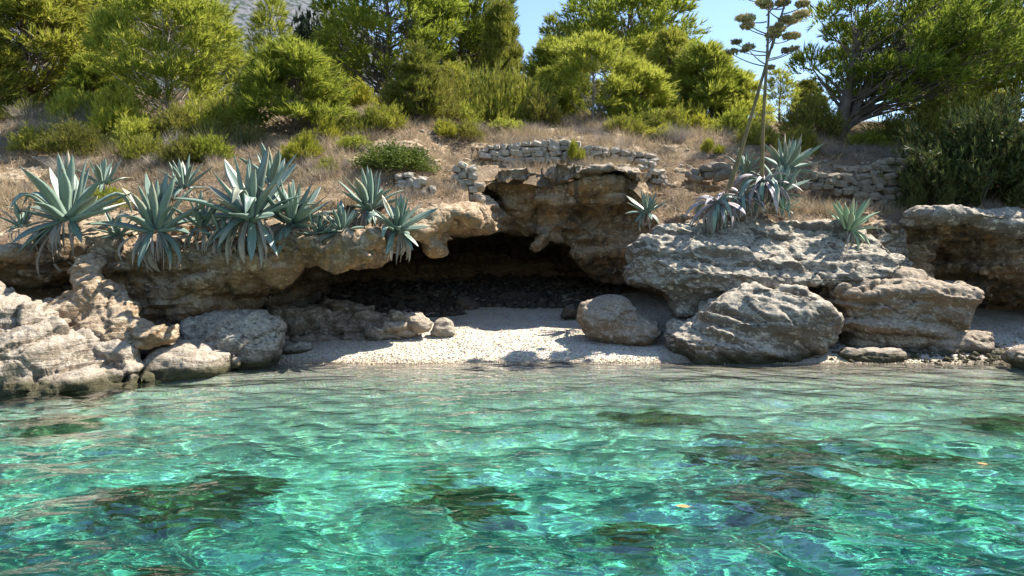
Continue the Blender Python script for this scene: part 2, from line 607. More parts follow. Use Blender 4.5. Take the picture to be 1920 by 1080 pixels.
ysw = [2.2]
while ysw[-1] < 13.6: ysw.append(ysw[-1] + .008 + .0017 * ysw[-1])
ysw = np.concatenate([np.linspace(-70, -3, 40), np.arange(-2.5, 2.2, .06), ysw])
xsw = np.concatenate([np.linspace(-90, -11.5, 40), np.arange(-10.6, 10.6, .029), np.linspace(12.5, 90, 40)])
X, Y = np.meshgrid(xsw, ysw)
me = grid_mesh('sea', X, Y, waves(X, Y), [M['water']])
at = me.attributes.new('depth', 'FLOAT', 'POINT')
at.data.foreach_set('value', np.maximum(0, -bed_z(X, Y)).astype(np.float32).ravel())
sea = obj('sea', me, kind='structure')
sea['label'] = 'clear turquoise rippled sea water of the cove'
sea.cycles.is_caustics_caster = True

# ------------------------------------------------------------------ cliff with the cave
CP = [  # photo px, py, distance of the rock face there
    (-250, 420, 10.20), (-250, 560, 10.40), (-250, 700, 10.40),
    (0, 440, 11.00), (0, 500, 11.00), (0, 540, 12.00), (0, 640, 11.60),
    (110, 450, 11.50), (110, 500, 11.60), (110, 535, 12.50), (130, 640, 11.90), (130, 740, 11.50),
    (220, 470, 11.60), (220, 520, 11.60), (240, 600, 12.00), (240, 700, 11.80),
    (320, 455, 11.70), (320, 500, 11.60), (350, 560, 11.75), (360, 590, 12.10), (350, 660, 12.20),
    (430, 450, 11.90), (430, 520, 11.70), (440, 560, 11.90), (440, 585, 13.20), (440, 650, 13.40),
    (520, 455, 12.10), (520, 500, 12.00), (510, 530, 12.30), (520, 556, 15.00), (520, 640, 15.50),
    (620, 440, 12.40), (620, 490, 12.20), (620, 508, 12.50), (620, 535, 17.00), (620, 640, 17.00),
    (720, 440, 12.60), (720, 475, 12.50), (720, 490, 12.90), (720, 512, 18.00), (720, 640, 18.00),
    (820, 400, 13.00), (820, 450, 12.90), (815, 466, 13.30), (815, 486, 18.50), (815, 640, 19.00),
    (880, 385, 13.40), (895, 410, 13.30), (890, 440, 13.80), (885, 462, 18.50),
    (915, 330, 15.65), (915, 362, 15.65), (915, 380, 16.90), (930, 400, 16.15), (940, 432, 16.15), (950, 460, 18.80), (950, 640, 19.50),
    (1000, 330, 15.55), (1000, 370, 15.60), (1000, 388, 16.80), (1000, 430, 15.95), (1010, 466, 15.95), (1010, 486, 18.60), (1010, 640, 19.50),
    (1080, 330, 15.45), (1080, 380, 15.45), (1080, 400, 16.80), (1080, 430, 16.05), (1080, 446, 16.65), (1090, 500, 16.70), (1090, 545, 17.80), (1090, 640, 18.70),
    (1160, 330, 15.35), (1160, 385, 15.35), (1170, 405, 16.60), (1160, 450, 16.15), (1150, 500, 17.05), (1150, 560, 17.70), (1160, 640, 18.70),
    (1200, 330, 15.55), (1205, 390, 15.65), (1210, 430, 15.85), (1210, 480, 16.35), (1210, 560, 17.20), (1210, 640, 17.70),
    (1260, 340, 15.00), (1250, 400, 14.70), (1260, 440, 14.30), (1260, 520, 15.00), (1260, 620, 16.50),
    (1350, 400, 14.20), (1350, 440, 13.70), (1350, 500, 14.20), (1350, 570, 15.80), (1350, 640, 16.00),
    (1500, 400, 14.30), (1500, 440, 13.70), (1500, 500, 14.20), (1500, 570, 15.40), (1500, 640, 15.80),
    (1640, 400, 14.70), (1640, 450, 14.40), (1650, 510, 14.80), (1640, 570, 15.50), (1640, 640, 15.60),
    (1700, 400, 14.90), (1700, 450, 14.90), (1695, 480, 17.00), (1700, 530, 17.20), (1700, 640, 16.60),
    (1760, 400, 14.50), (1760, 440, 14.50), (1760, 490, 14.90), (1750, 530, 15.20), (1750, 560, 17.20), (1750, 640, 17.00),
    (1860, 395, 14.10), (1860, 420, 14.00), (1870, 432, 14.30), (1870, 470, 14.30), (1870, 500, 14.20), (1870, 555, 14.50), (1870, 580, 17.00), (1870, 640, 17.20),
    (1990, 395, 13.80), (1990, 440, 13.90), (1990, 560, 14.00), (1990, 585, 16.50), (1990, 640, 16.80),
    (2200, 400, 13.40), (2200, 600, 13.50),
]
cp = np.array([P(*c) for c in CP])


def rbf2(cx, cz, val, X, Z):
    s = 1.35                                     # rock bands run along x: measure height more finely
    d = np.hypot(cx[:, None] - cx[None], s * (cz[:, None] - cz[None]))
    w = np.linalg.solve(d + np.eye(len(cx)) * 1e-3, val - val.mean())
    out = np.zeros(X.shape)
    for i in range(len(cx)):
        out += w[i] * np.hypot(X - cx[i], s * (Z - cz[i]))
    return out + val.mean()


hv = .05
lo = np.array([-12.5, 9.6, -.9])
nx, ny, nz = 510, 280, 118
gx = lo[0] + np.arange(nx) * hv
gy = lo[1] + np.arange(ny) * hv
gz = lo[2] + np.arange(nz) * hv
FX, FZ = np.meshgrid(gx, gz, indexing='ij')
front = np.clip(rbf2(cp[:, 0], cp[:, 2], cp[:, 1], FX, FZ), 10, 19.2).astype(np.float32)
top = (ground(*np.meshgrid(gx, gy, indexing='ij')) - .06).astype(np.float32)
sh = (nx, ny, nz)
wx = grid_noise(sh, hv, 1.3, 1) * .16 + grid_noise(sh, hv, 3.1, 2) * .07
wz = grid_noise(sh, hv, 1.1, 3) * .13 + grid_noise(sh, hv, 2.9, 4) * .075
ix = np.clip((np.arange(nx)[:, None, None] + wx / hv), 0, nx - 1.01)
iz = np.clip((np.arange(nz)[None, None, :] + wz / hv), 0, nz - 1.01)
i0, k0 = ix.astype(np.int32), iz.astype(np.int32)
fx, fz = ix - i0, iz - k0
fr = (front[i0, k0] * (1 - fx) + front[i0 + 1, k0] * fx) * (1 - fz) + (front[i0, k0 + 1] * (1 - fx) + front[i0 + 1, k0 + 1] * fx) * fz
dn = grid_noise(sh, hv, .9, 5) * .16 + grid_noise(sh, hv, 2.3, 6) * .1 + grid_noise(sh, hv, 5.1, 7) * .05
f = np.maximum((fr - gy[None, :, None]) * .6 + dn, gz[None, None, :] - top[:, :, None] + .35 * dn)
# the cave itself: hollowed out behind the lip, its roof rising inwards
LIP = np.array([P(*c) for c in ((380, 640, 12.3), (425, 590, 12.3), (480, 540, 12.5), (540, 488, 12.75), (620, 476, 12.9), (720, 464, 13.2), (815, 446, 13.7), (885, 436, 14.6), (950, 440, 15.9), (1005, 466, 16.1),
                                (1050, 462, 16.4), (1085, 492, 16.5), (1130, 530, 16.3), (1230, 558, 15.6), (1300, 600, 15.2), (1400, 640, 15.2))])
zl = np.interp(gx, LIP[:, 0], LIP[:, 2])
yl = np.interp(gx, LIP[:, 0], LIP[:, 1])
inn = np.clip((gy[None, :] - yl[:, None]) / 2.5, 0, 1)
roof = zl[:, None] + .30 * inn * (2 - inn) - .5 * smooth01((gy[None, :] - 20) / 2.5)
cave = np.maximum(gz[None, None, :] - roof[:, :, None] + .9 * dn, (yl - .1)[:, None, None] - gy[None, :, None])
cave = np.maximum(cave, gy[None, :, None] - 22.6)
cave = np.maximum(cave, (LIP[0, 0] - gx)[:, None, None])
cave = np.maximum(cave, (gx - LIP[-1, 0])[:, None, None])
f = np.maximum(f, -cave)
del cave
del fr, ix, iz, i0, k0, fx, fz, wx, wz
cv, cq = volume_to_mesh(f, lo, hv)


def roughen(v, q, tilt=0.0, amp=1.0, strata=.06, block=.05, off=0.0):
    """break a smooth rock surface into ledges, blocks, cracks and pits, moving points along the normal"""
    n = vert_normals(v, q)
    ct, st = math.cos(tilt), math.sin(tilt)
    s = np.stack([v[:, 0] * ct + v[:, 2] * st, v[:, 1], -v[:, 0] * st + v[:, 2] * ct], -1)
    lay = vnoise(s * [.5, .5, 4.2], 1.0, off) + .5 * vnoise(s * [1, 1, 9.5], 1.0, off + 2)
    lay = np.tanh(lay * 4.0)
    sw = s + .16 * np.stack([vnoise(s, 2.2, off + k) for k in (11, 12, 13)], -1)
    d1, d2, val = worley(sw * [1, 1, 1.9], 1.25, off)
    crack = np.clip(1 - (d2 - d1) / .07, 0, 1) * np.clip(vnoise(s, .9, off + 15) + .35, 0, 1)
    e1, e2, val2 = worley(s * [1, 1, 1.3], 6.5, off + 4)
    pit = np.clip(1 - (e2 - e1) / .22, 0, 1)
    d = strata * lay + .8 * block * val - .7 * block * crack + .14 * block * val2 - .16 * block * pit
    d = d + .022 * fbm(v, 3.0, 3, off + 6) + .022 * fbm(v, 10, 2, off + 8) - .03 * np.clip(1 - np.abs(vnoise(s * [1, 1, 2.2], 2.3, off + 17)) / .12, 0, 1)
    return v + n * (amp * d)[:, None]


cv = roughen(cv, cq, .05, 1.0, .085, .10)
cliff = obj('sea_cliff', mesh_np('sea_cliff', cv, cq, True, [M['cliff']]), kind='structure')
cliff['label'] = 'ochre and grey limestone cliff with a dark sea cave under its overhang'
del f, dn

# ------------------------------------------------------------------ hillside above the cliff, far mountain
def edge_y(x):
    return np.interp(x, [-40, -12, -7, -4, -2, -1, -.5, 2.4, 2.9, 3.6, 5.5, 7.5, 9, 40], [11.0, 11.3, 12.3, 12.6, 12.9, 13.8, 15.85, 15.75, 15.3, 14.3, 14.3, 15.0, 14.6, 14.6])


xs = np.concatenate([np.linspace(-160, -15, 50), np.arange(-14.5, 15, .11), np.linspace(15.5, 160, 50)])
ts = np.concatenate([np.arange(-.25, 7, .09), np.linspace(7.2, 30, 70), np.linspace(31, 150, 40)])
X, T = np.meshgrid(xs, ts)
Y = edge_y(X) + T + .12 * noise2(X, T * 0, 1.5, 3, 1.) * (T < .5)
Z = ground(X, Y) + .07 * noise2(X, Y, 1.1, 4, 3.) + .03 * noise2(X, Y, 4.0, 2, 5.) - .25 * smooth01(-(T - .05) / .3)
Z -= .0012 * np.maximum(0, np.abs(X + 4) - 14) ** 2 * (np.abs(X) < 200)
hill = obj('hillside', grid_mesh('hillside', X, Y, Z, [M['hill']]), kind='structure')
hill['label'] = 'dry brown terraced hillside above the cove'


def hz(x, y):
    x, y = np.atleast_1d(np.asarray(x, float)), np.atleast_1d(np.asarray(y, float))
    return ground(x, y) + .07 * noise2(x, y, 1.1, 4, 3.) + .03 * noise2(x, y, 4.0, 2, 5.)


xm = np.linspace(-1400, 1100, 160)
ym = np.linspace(130, 1500, 90)
X, Y = np.meshgrid(xm, ym)
ridge = np.clip(268 - .50 * (X + 225) - .0006 * np.maximum(0, X + 225) ** 2, 0, 620)
Z = 12 + ridge * smooth01((Y - 130) / 670) + 10 * noise2(X, Y, .012, 5, 7.) * smooth01((Y - 200) / 200) - 30 * smooth01((X - 150) / 200)
mount = obj('mountain', grid_mesh('mountain', X, Y, Z, [M['mountain']]), kind='structure')
mount['label'] = 'distant grey mountainside dotted with scrub'


# ------------------------------------------------------------------ boulders
def boulder(name, label, poly, d, thick, mat, lean=.35, depth_lean=0.0, tilt=0.0, amp=1.0, strata=.05, block=.06, seed=1, h=.035,
            rnd=.22, lump=1.0, group=None, yaw=0.0, extra=0.0, cuts=(), cat='boulder'):
    """a rock whose outline at its own distance is poly (photo pixels); thick = half its depth in metres;
    lean tips the front back, yaw swings it, cuts are extra planes (normal, point px,py,dist)"""
    pts = np.array([P(px, py, d)[[0, 2]] for px, py in poly])
    lo2, hi2 = pts.min(0), pts.max(0)
    cz = (lo2[1] + hi2[1]) / 2
    cx = (lo2[0] + hi2[0]) / 2
    reach = thick + lean * (hi2[1] - lo2[1]) / 2 + abs(yaw) * (hi2[0] - lo2[0]) / 2 + .3
    lo = np.array([lo2[0] - .3, d + extra - reach, lo2[1] - .3])
    hi = np.array([hi2[0] + .3, d + extra + reach, hi2[1] + .3])
    n = np.ceil((hi - lo) / h).astype(int)
    gx, gy, gz = (lo[a] + np.arange(n[a]) * h for a in range(3))
    w1 = grid_noise(n, h, 1.6, seed * 10 + 1) * .09 + grid_noise(n, h, 4.0, seed * 10 + 2) * .04
    w2 = grid_noise(n, h, 2.0, seed * 10 + 3) * .10 + grid_noise(n, h, 4.5, seed * 10 + 4) * .045
    w1, w2 = w1 * lump, w2 * lump
    FX, FZ = np.meshgrid(gx, gz, indexing='ij')
    s2 = poly_sdf(pts, FX, FZ)[:, None, :] + .5 * w1
    yc = d + extra + lean * (FZ - cz) + yaw * (FX - cx)
    dy = gy[None, :, None] - yc[:, None, :] + w2
    prof = np.abs(dy) - thick * (.55 + .45 * np.clip(-poly_sdf(pts, FX, FZ) / (.5 * min(hi2 - lo2)), 0, 1) ** .5)[:, None, :]
    f = smax(s2, prof, rnd)
    for (nx_, ny_, nz_), cpt in cuts:
        nn = np.array([nx_, ny_, nz_], float)
        nn /= np.linalg.norm(nn)
        c = P(*cpt)
        pl = (gx[:, None, None] - c[0]) * nn[0] + (gy[None, :, None] - c[1]) * nn[1] + (gz[None, None, :] - c[2]) * nn[2]
        f = smax(f, pl + .5 * w2, .08)
    v, q = volume_to_mesh(f, lo, h)
    v = roughen(v, q, tilt, amp, strata, block, seed * 1.7)
    base = np.array([cx, d + extra, v[:, 2].min()])
    o = obj(name, mesh_np(name, v - base, q, True, [M[mat]]), loc=base, label=label, cat=cat, group=group)
    o.cycles.is_caustics_receiver = bool(v[:, 2].min() < 0)
    return o


boulder('boulder', 'big pale craggy rock sloping into the sea at the left edge', [(-200, 560), (0, 545), (55, 562), (95, 600), (100, 640), (150, 655), (190, 690), (260, 700), (275, 735), (150, 770), (-50, 800), (-220, 800)],
        9.9, .75, 'cream', lean=.5, tilt=.55, strata=.08, block=.09, seed=2, yaw=.16, amp=1.1)
boulder('boulder', 'tan conglomerate ridge leaning down from the agaves to a blunt nose', [(118, 480), (165, 468), (190, 520), (235, 548), (262, 585), (300, 600), (338, 602), (342, 630), (300, 652), (262, 655), (215, 636), (120, 612), (75, 590), (82, 566), (150, 545)],
        11.0, .42, 'conglomerate', lean=.5, tilt=.6, strata=.04, block=.07, seed=3, extra=-.1)
boulder('boulder', 'low pale rock between the big crag and the smooth cream rock', [(150, 660), (190, 638), (225, 645), (250, 668), (262, 690), (262, 730), (150, 740)],
        10.3, .42, 'cream', lean=.5, seed=4)
boulder('boulder', 'smooth cream rock at the water line under the marbled block', [(268, 690), (285, 652), (330, 640), (380, 650), (420, 664), (424, 695), (400, 715), (280, 730)],
        10.9, .5, 'cream', lean=.6, strata=.02, block=.03, seed=5, amp=.8)
boulder('boulder', 'grey marbled block with a steep right face beside the beach', [(330, 640), (345, 600), (385, 580), (450, 578), (505, 585), (524, 612), (527, 655), (500, 688), (420, 705), (350, 700)],
        11.8, .5, 'grey', lean=.35, tilt=1.1, strata=.05, block=.05, seed=6)
boulder('boulder', 'fist-like olive stone at the foot of the marbled block', [(425, 672), (440, 660), (460, 668), (458, 690), (428, 694)], 11.3, .14, 'cream', seed=7, h=.025, rnd=.08, amp=.5)
boulder('boulder', 'little round stone at the sea left of the smooth cream rock', [(258, 705), (272, 698), (288, 704), (290, 720), (258, 722)], 10.3, .12, 'cream', seed=8, h=.025, rnd=.08, amp=.5)
boulder('boulder', 'low flat rock in shade at the left end of the beach', [(520, 660), (535, 640), (560, 638), (585, 648), (578, 668), (525, 680)], 12.6, .3, 'grey', seed=9, rnd=.1, amp=.7)
boulder('boulder', 'long rubble bank in cave shade left of the beach', [(470, 612), (500, 580), (560, 566), (640, 570), (700, 577), (745, 592), (785, 615), (740, 642), (600, 664), (480, 664)],
        14.2, .75, 'brown', lean=.8, strata=.05, block=.11, seed=10, amp=1.2)
boulder('boulder', 'knobbly sunlit end of the rubble bank', [(690, 620), (715, 598), (735, 578), (765, 582), (790, 585), (806, 606), (808, 622), (770, 632), (700, 640)],
        13.5, .32, 'cream', lean=.4, block=.09, seed=11, h=.028, amp=.9)
boulder('boulder', 'small pointed stone alone on the lit pebbles', [(806, 626), (815, 606), (830, 598), (845, 606), (854, 626), (830, 634)], 13.55, .17, 'cream', seed=12, h=.022, rnd=.06, amp=.4)
boulder('boulder', 'dark boulder inside the cave behind the lit pebbles', [(845, 575), (855, 550), (885, 556), (900, 575), (895, 592), (850, 592)], 16.2, .3, 'cave_shade', seed=13, amp=.7)
boulder('boulder', 'rounded brown-grey boulder standing alone on the beach', [(1083, 600), (1090, 572), (1125, 556), (1165, 553), (1190, 570), (1205, 590), (1232, 602), (1236, 622), (1215, 640), (1150, 645), (1100, 632)],
        13.35, .45, 'brown', lean=.4, strata=.015, block=.03, seed=14, amp=.8, rnd=.25)
boulder('boulder', 'small dark rock behind the lone beach boulder', [(1048, 590), (1055, 568), (1080, 564), (1092, 580), (1090, 598), (1050, 600)], 15.2, .22, 'cave_shade', seed=15, amp=.6, rnd=.1)
boulder('boulder', 'huge grey slab with a ragged pale top under the flower stalks', [(1172, 505), (1180, 475), (1215, 450), (1245, 425), (1320, 418), (1420, 412), (1530, 410), (1620, 420), (1680, 445), (1695, 490), (1650, 525), (1560, 535), (1480, 550), (1400, 555), (1340, 575), (1295, 596), (1265, 592), (1240, 562), (1205, 542), (1176, 525)],
        13.4, .95, 'grey', lean=.2, tilt=-.10, strata=.07, block=.08, seed=16, lump=.55, h=.04, amp=1.15, rnd=.14, yaw=.1,
        cuts=(((.05, -.62, .70), (1400, 508, 12.75)), ((0, -.85, -.45), (1400, 530, 12.75)), ((-.6, -.75, .1), (1230, 500, 12.9))))
boulder('boulder', 'wedge-shaped boulder with a bright ledge standing in the shallows', [(1266, 640), (1270, 610), (1310, 582), (1370, 556), (1430, 540), (1490, 534), (1532, 568), (1564, 600), (1556, 625), (1522, 655), (1472, 682), (1380, 690), (1285, 682)],
        12.45, .8, 'grey', lean=.1, tilt=-.30, strata=.085, block=.06, seed=17, lump=.55, amp=1.0, rnd=.10,
        cuts=(((-.12, -.60, .62), (1400, 600, 11.95)), ((-.05, -.95, .28), (1400, 650, 11.78)), ((.35, -.85, -.25), (1490, 645, 11.9)), ((-.55, -.3, .75), (1340, 572, 12.3))))
boulder('boulder', 'thick layered boulder with a flat top right of the wedge', [(1556, 572), (1562, 545), (1604, 520), (1690, 508), (1772, 524), (1812, 536), (1816, 580), (1796, 622), (1740, 640), (1660, 648), (1590, 642), (1565, 610)],
        13.2, .8, 'brown', lean=.05, tilt=-.08, strata=.10, block=.07, seed=18, lump=.55, amp=1.05, rnd=.10, yaw=.05,
        cuts=(((0, -.45, .85), (1680, 540, 12.75)), ((.02, -.96, .22), (1680, 580, 12.55)), ((.0, -.85, -.5), (1680, 628, 12.6))))
boulder('boulder', 'thin flat slab lying at the water edge', [(1574, 662), (1585, 652), (1640, 653), (1690, 664), (1680, 676), (1590, 678)], 12.25, .22, 'cream', seed=19, h=.025, rnd=.06, amp=.5)
boulder('boulder', 'low brown block below the thick layered boulder', [(1720, 650), (1745, 622), (1800, 612), (1866, 614), (1870, 640), (1850, 662), (1760, 672), (1722, 668)], 12.8, .32, 'brown', seed=20, rnd=.1, amp=.8, tilt=-.15)
boulder('boulder', 'dark wet rock cut off by the right edge of the picture', [(1898, 675), (1905, 655), (1960, 648), (2030, 660), (2040, 705), (1960, 725), (1905, 705)], 11.4, .35, 'brown', seed=21, rnd=.1, amp=.8)
boulder('boulder', 'stacked blue-grey blocks behind the slab near the right cleft', [(1600, 520), (1610, 470), (1650, 440), (1690, 425), (1708, 440), (1704, 480), (1690, 530), (1620, 545)], 14.3, .4, 'grey', lean=.3, block=.13, seed=22, amp=1.1, rnd=.1)
boulder('boulder', 'flat grey rock in shade at the far right of the beach', [(1862, 655), (1880, 632), (1930, 622), (1990, 640), (1980, 665), (1880, 672)], 13.6, .3, 'grey', seed=23, rnd=.1, amp=.7)

boulder('boulder', 'pale flat ledge under the juniper on the right cliff', [(1712, 402), (1740, 388), (1830, 392), (1920, 398), (2040, 402), (2040, 432), (1930, 438), (1860, 424), (1790, 418), (1730, 420)],
        14.1, .55, 'grey', lean=.0, tilt=.02, strata=.08, block=.09, seed=24, rnd=.06, amp=1.2)
boulder('boulder', 'thin pale ledge capping the cave block below the terrace wall', [(905, 336), (960, 326), (1040, 324), (1080, 320), (1150, 314), (1192, 322), (1202, 344), (1150, 332), (1080, 333), (1000, 332), (940, 338)],
        15.5, .45, 'brown', lean=.0, tilt=-.03, strata=.07, block=.09, seed=25, rnd=.05, amp=1.2, h=.03)
boulder('boulder', 'low dark heap of rock deep in the cave, left of its middle', [(640, 585), (660, 555), (720, 545), (790, 552), (830, 565), (845, 590), (740, 604)], 17.2, .5, 'cave_shade', lean=.5, block=.12, seed=26, amp=1.2)
boulder('boulder', 'dark rocks at the back of the cave, right of its middle', [(895, 580), (915, 556), (960, 548), (1010, 556), (1045, 570), (1050, 588), (960, 592)], 17.6, .4, 'cave_shade', lean=.5, block=.12, seed=27, amp=1.2)

# ------------------------------------------------------------------ dry stone walls (every stone a part)
def stone_mesh(name, seed, mat):
    r = np.random.default_rng(seed)
    n = 3
    V, Fc = [], []
    for ax in range(3):
        for sg in (-1, 1):
            b = len(V)
            for i in range(n):
                for j in range(n):
                    p = np.zeros(3)
                    p[ax] = sg
                    p[(ax + 1) % 3] = (i / (n - 1) * 2 - 1) * sg
                    p[(ax + 2) % 3] = j / (n - 1) * 2 - 1
                    V.append(p)
            for i in range(n - 1):
                for j in range(n - 1):
                    a = b + i * n + j
                    Fc.append((a, a + n, a + n + 1, a + 1))
    V = np.array(V)
    key = np.round(V * 8).astype(int)
    uq, inv = np.unique(key, axis=0, return_inverse=True)
    V = uq / 8.0
    Fc = inv.ravel()[np.array(Fc)]
    V = V / (np.abs(V) ** 4).sum(1, keepdims=True) ** (1 / 4)
    V = V * (1 + .20 * vnoise(V, .9, seed))[:, None] + .10 * np.stack([vnoise(V, 1.6, seed + k) for k in (1, 2, 3)], -1)
    return mesh_np(name, V * .5, Fc, False, [mat])


STONES = {k: [stone_mesh('stone', 30 + i + 20 * q, M[k]) for i in range(9)] for q, k in enumerate(('stone', 'stone_shade'))}


def put_stone(parent, c, w, h, dep, r, mat='stone'):
    o = bpy.data.objects.new('stone', STONES[mat][r.integers(9)])
    o.scale = (w * 1.12, dep, h * 1.16)
    o.rotation_euler = (r.normal(0, .15), r.normal(0, .2), r.normal(0, .25))
    o.location = np.asarray(c) - np.array(parent.location)
    link(o, parent)


def stone_wall(label, bottom, top, d, seed, mat='stone', w=(.12, .30), rowh=.13, thick=.3, lean=.12):
    r = np.random.default_rng(seed)
    B = np.array([P(px, py, d) for px, py in bottom])
    T = np.array([P(px, py, d) for px, py in top])
    x0, x1 = B[0, 0], B[-1, 0]
    e = bpy.data.objects.new('dry_stone_wall', None)
    e.location = ((x0 + x1) / 2, d, B[:, 2].min())
    link(e)
    tag(e, label, 'stone wall', kind='thing')
    row = 0
    while True:
        any_ = False
        x = x0 + r.uniform(-.1, .05)
        while x < x1:
            ww = r.uniform(*w)
            xc = x + ww / 2
            zb, zt = np.interp(xc, B[:, 0], B[:, 2]), np.interp(xc, T[:, 0], T[:, 2])
            nrow = max(1, int(round((zt - zb) / rowh)))
            hh = (zt - zb) / nrow
            if row < nrow:
                any_ = True
                zc = zb + (row + .5 + r.normal(0, .09)) * hh
                put_stone(e, (xc, d + r.normal(0, .03) + lean * (zc - zb), zc), ww, hh * r.uniform(.8, 1.15), thick, r, mat)
            x += ww * .97
        row += 1
        if not any_: break
    # packed rubble core so that the joints are dark, not open
    return e


stone_wall('pale dry stone wall along the terrace above the cave', [(900, 297), (935, 304), (1000, 306), (1060, 303), (1130, 304), (1190, 304), (1222, 306)],
           [(900, 281), (930, 271), (1000, 266), (1060, 264), (1110, 273), (1170, 282), (1222, 288)], 16.95, 1)
stone_wall('crumbling end of the terrace wall stepping down to the red gully', [(1196, 318), (1210, 335), (1245, 352)], [(1196, 300), (1215, 297), (1245, 330)], 16.4, 2, w=(.12, .24))
stone_wall('narrow column of stones tumbling down beside the cave terrace', [(856, 372), (874, 372), (892, 378)], [(856, 312), (870, 300), (892, 318)], 14.6, 3, w=(.12, .22), rowh=.13)
stone_wall('low heap of white rubble stones behind the hanging agave', [(742, 372), (780, 372), (812, 376)], [(742, 326), (775, 322), (812, 350)], 13.8, 4, w=(.1, .22), rowh=.13)
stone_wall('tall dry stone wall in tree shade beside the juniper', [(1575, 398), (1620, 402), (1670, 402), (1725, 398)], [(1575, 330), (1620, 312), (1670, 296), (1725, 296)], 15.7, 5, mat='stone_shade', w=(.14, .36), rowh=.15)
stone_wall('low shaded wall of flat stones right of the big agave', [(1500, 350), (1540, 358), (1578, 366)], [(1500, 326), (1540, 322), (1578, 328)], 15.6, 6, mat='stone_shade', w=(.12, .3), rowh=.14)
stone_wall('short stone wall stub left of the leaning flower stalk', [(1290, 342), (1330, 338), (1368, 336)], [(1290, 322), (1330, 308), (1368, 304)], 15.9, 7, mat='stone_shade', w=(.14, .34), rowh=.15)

# ------------------------------------------------------------------ agaves (every leaf a part)
def agave_leaf(name, mat, w=.13, bend=0.0, kink=0.0, kat=.6, twist=0.0, seed=0, thin=1.0):
    """unit-length leaf along +y, upper side +z; bend>0 droops, kink folds the leaf at kat"""
    r = np.random.default_rng(seed)
    n = 11
    t = np.linspace(0, 1, n)
    ang = -bend * t ** 1.3 - kink / (1 + np.exp(-(t - kat) * 22)) + .05 * np.sin(t * 7 + seed)
    dy, dz = np.cos(ang), np.sin(ang)
    y = np.concatenate([[0], np.cumsum((dy[1:] + dy[:-1]) / 2)]) / (n - 1)
    z = np.concatenate([[0], np.cumsum((dz[1:] + dz[:-1]) / 2)]) / (n - 1)
    prof = np.interp(t, [0, .12, .3, .5, .7, .88, .96, 1], [.72, .62, .82, 1, .86, .45, .16, .02]) * w / 2
    V, Fc = [], []
    for i in range(n):
        a = twist * t[i]
        nrm = np.array([0, -math.sin(ang[i]), math.cos(ang[i])])
        side = np.array([1., 0, 0]) * math.cos(a) + nrm * math.sin(a)
        up = np.cross(side, [0, math.cos(ang[i]), math.sin(ang[i])])
        c = np.array([.012 * math.sin(t[i] * 5 + seed), y[i], z[i]])
        h = prof[i]
        th = thin * (.055 * (1 - t[i]) ** 1.2 + .008)
        fold = h * (.42 - .2 * t[i])
        V += [c - side * h + up * fold, c - side * h * .45 + up * fold * .18, c, c + side * h * .45 + up * fold * .18, c + side * h + up * fold,
              c + side * h * .5 - up * th * .75, c - up * th, c - side * h * .5 - up * th * .75]
    k = 8
    for i in range(n - 1):
        for j in range(k):
            Fc.append((i * k + j, i * k + (j + 1) % k, (i + 1) * k + (j + 1) % k, (i + 1) * k + j))
    return mesh_np(name, V, Fc, True, [mat])


def agave_mat(name, c1, c2, edge, rough=.42):
    k = NT(name)
    tc = k.n('TexCoord').outputs['Object']
    oi = k.n('ObjectInfo')
    mp = k.n('Mapping', i_Vector=tc)
    mp.inputs['Scale'].default_value = (14, 1.2, 6)
    n1 = k.noise(mp.outputs[0], 1.5, 4, .6)
    n2 = k.noise(tc, 5, 3, .6)
    c = k.mix(k.ramp(n1, .3, .7), c1, c2)
    c = k.mix(k.ramp(oi.outputs['Random'], 0, 1, 0, .5), c, [x * .72 for x in c1])
    c = k.mix(k.ramp(n2, .58, .72, 0, .5), c, edge)
    y = k.n('SeparateXYZ', i_0=tc).outputs[1]
    c = k.mix(k.math('MULTIPLY', k.ramp(y, .45, .95), k.ramp(oi.outputs['Random'], .72, .9, 0, .8)), c, (.36, .28, .17))
    c = k.mix(k.ramp(y, .92, .98), c, (.10, .06, .04))
    b = k.bsdf(c, rough, .5, k.bump(n1, .25, .02))
    return k.m


M['agave'] = agave_mat('agave_leaf', (.13, .185, .145), (.20, .265, .205), (.31, .34, .25))
M['agave_yellow'] = agave_mat('agave_leaf_yellowish', (.19, .29, .19), (.29, .37, .22), (.42, .45, .26))
M['agave_wilt'] = agave_mat('agave_leaf_wilting', (.27, .225, .24), (.36, .31, .31), (.22, .32, .31), .6)
M['agave_dead'] = agave_mat('agave_leaf_dead', (.25, .20, .165), (.42, .36, .30), (.18, .14, .12), .8)
LEAF = {k: [agave_leaf('leaf', M[k], w * 1.22, b, kk, ka, tw, i) for i, (w, b, kk, ka, tw) in enumerate((
    (.15, -.25, 0, .6, .1), (.16, .0, 0, .6, -.15), (.145, .12, 0, .6, .2), (.15, .5, 0, .6, -.1), (.14, -.1, 0, .6, 0), (.16, .25, 0, .6, .1), (.145, .1, 1.7, .68, .3), (.15, .9, 0, .6, .15)))]
    for k in ('agave', 'agave_yellow')}
LEAF['agave_wilt'] = [agave_leaf('leaf', M['agave_wilt' if i % 3 else 'agave'], w, b, kk, ka, tw, i + 20, .5) for i, (w, b, kk, ka, tw) in enumerate((
    (.14, .6, .8, .4, .5), (.15, .9, 0, .6, -.4), (.15, 1.3, .5, .5, .6), (.13, 1.0, .9, .35, -.7), (.15, .7, .6, .6, .3), (.12, 1.6, 0, .6, .8), (.14, 1.2, .8, .5, -.5), (.14, 1.5, 0, .5, .4)))]
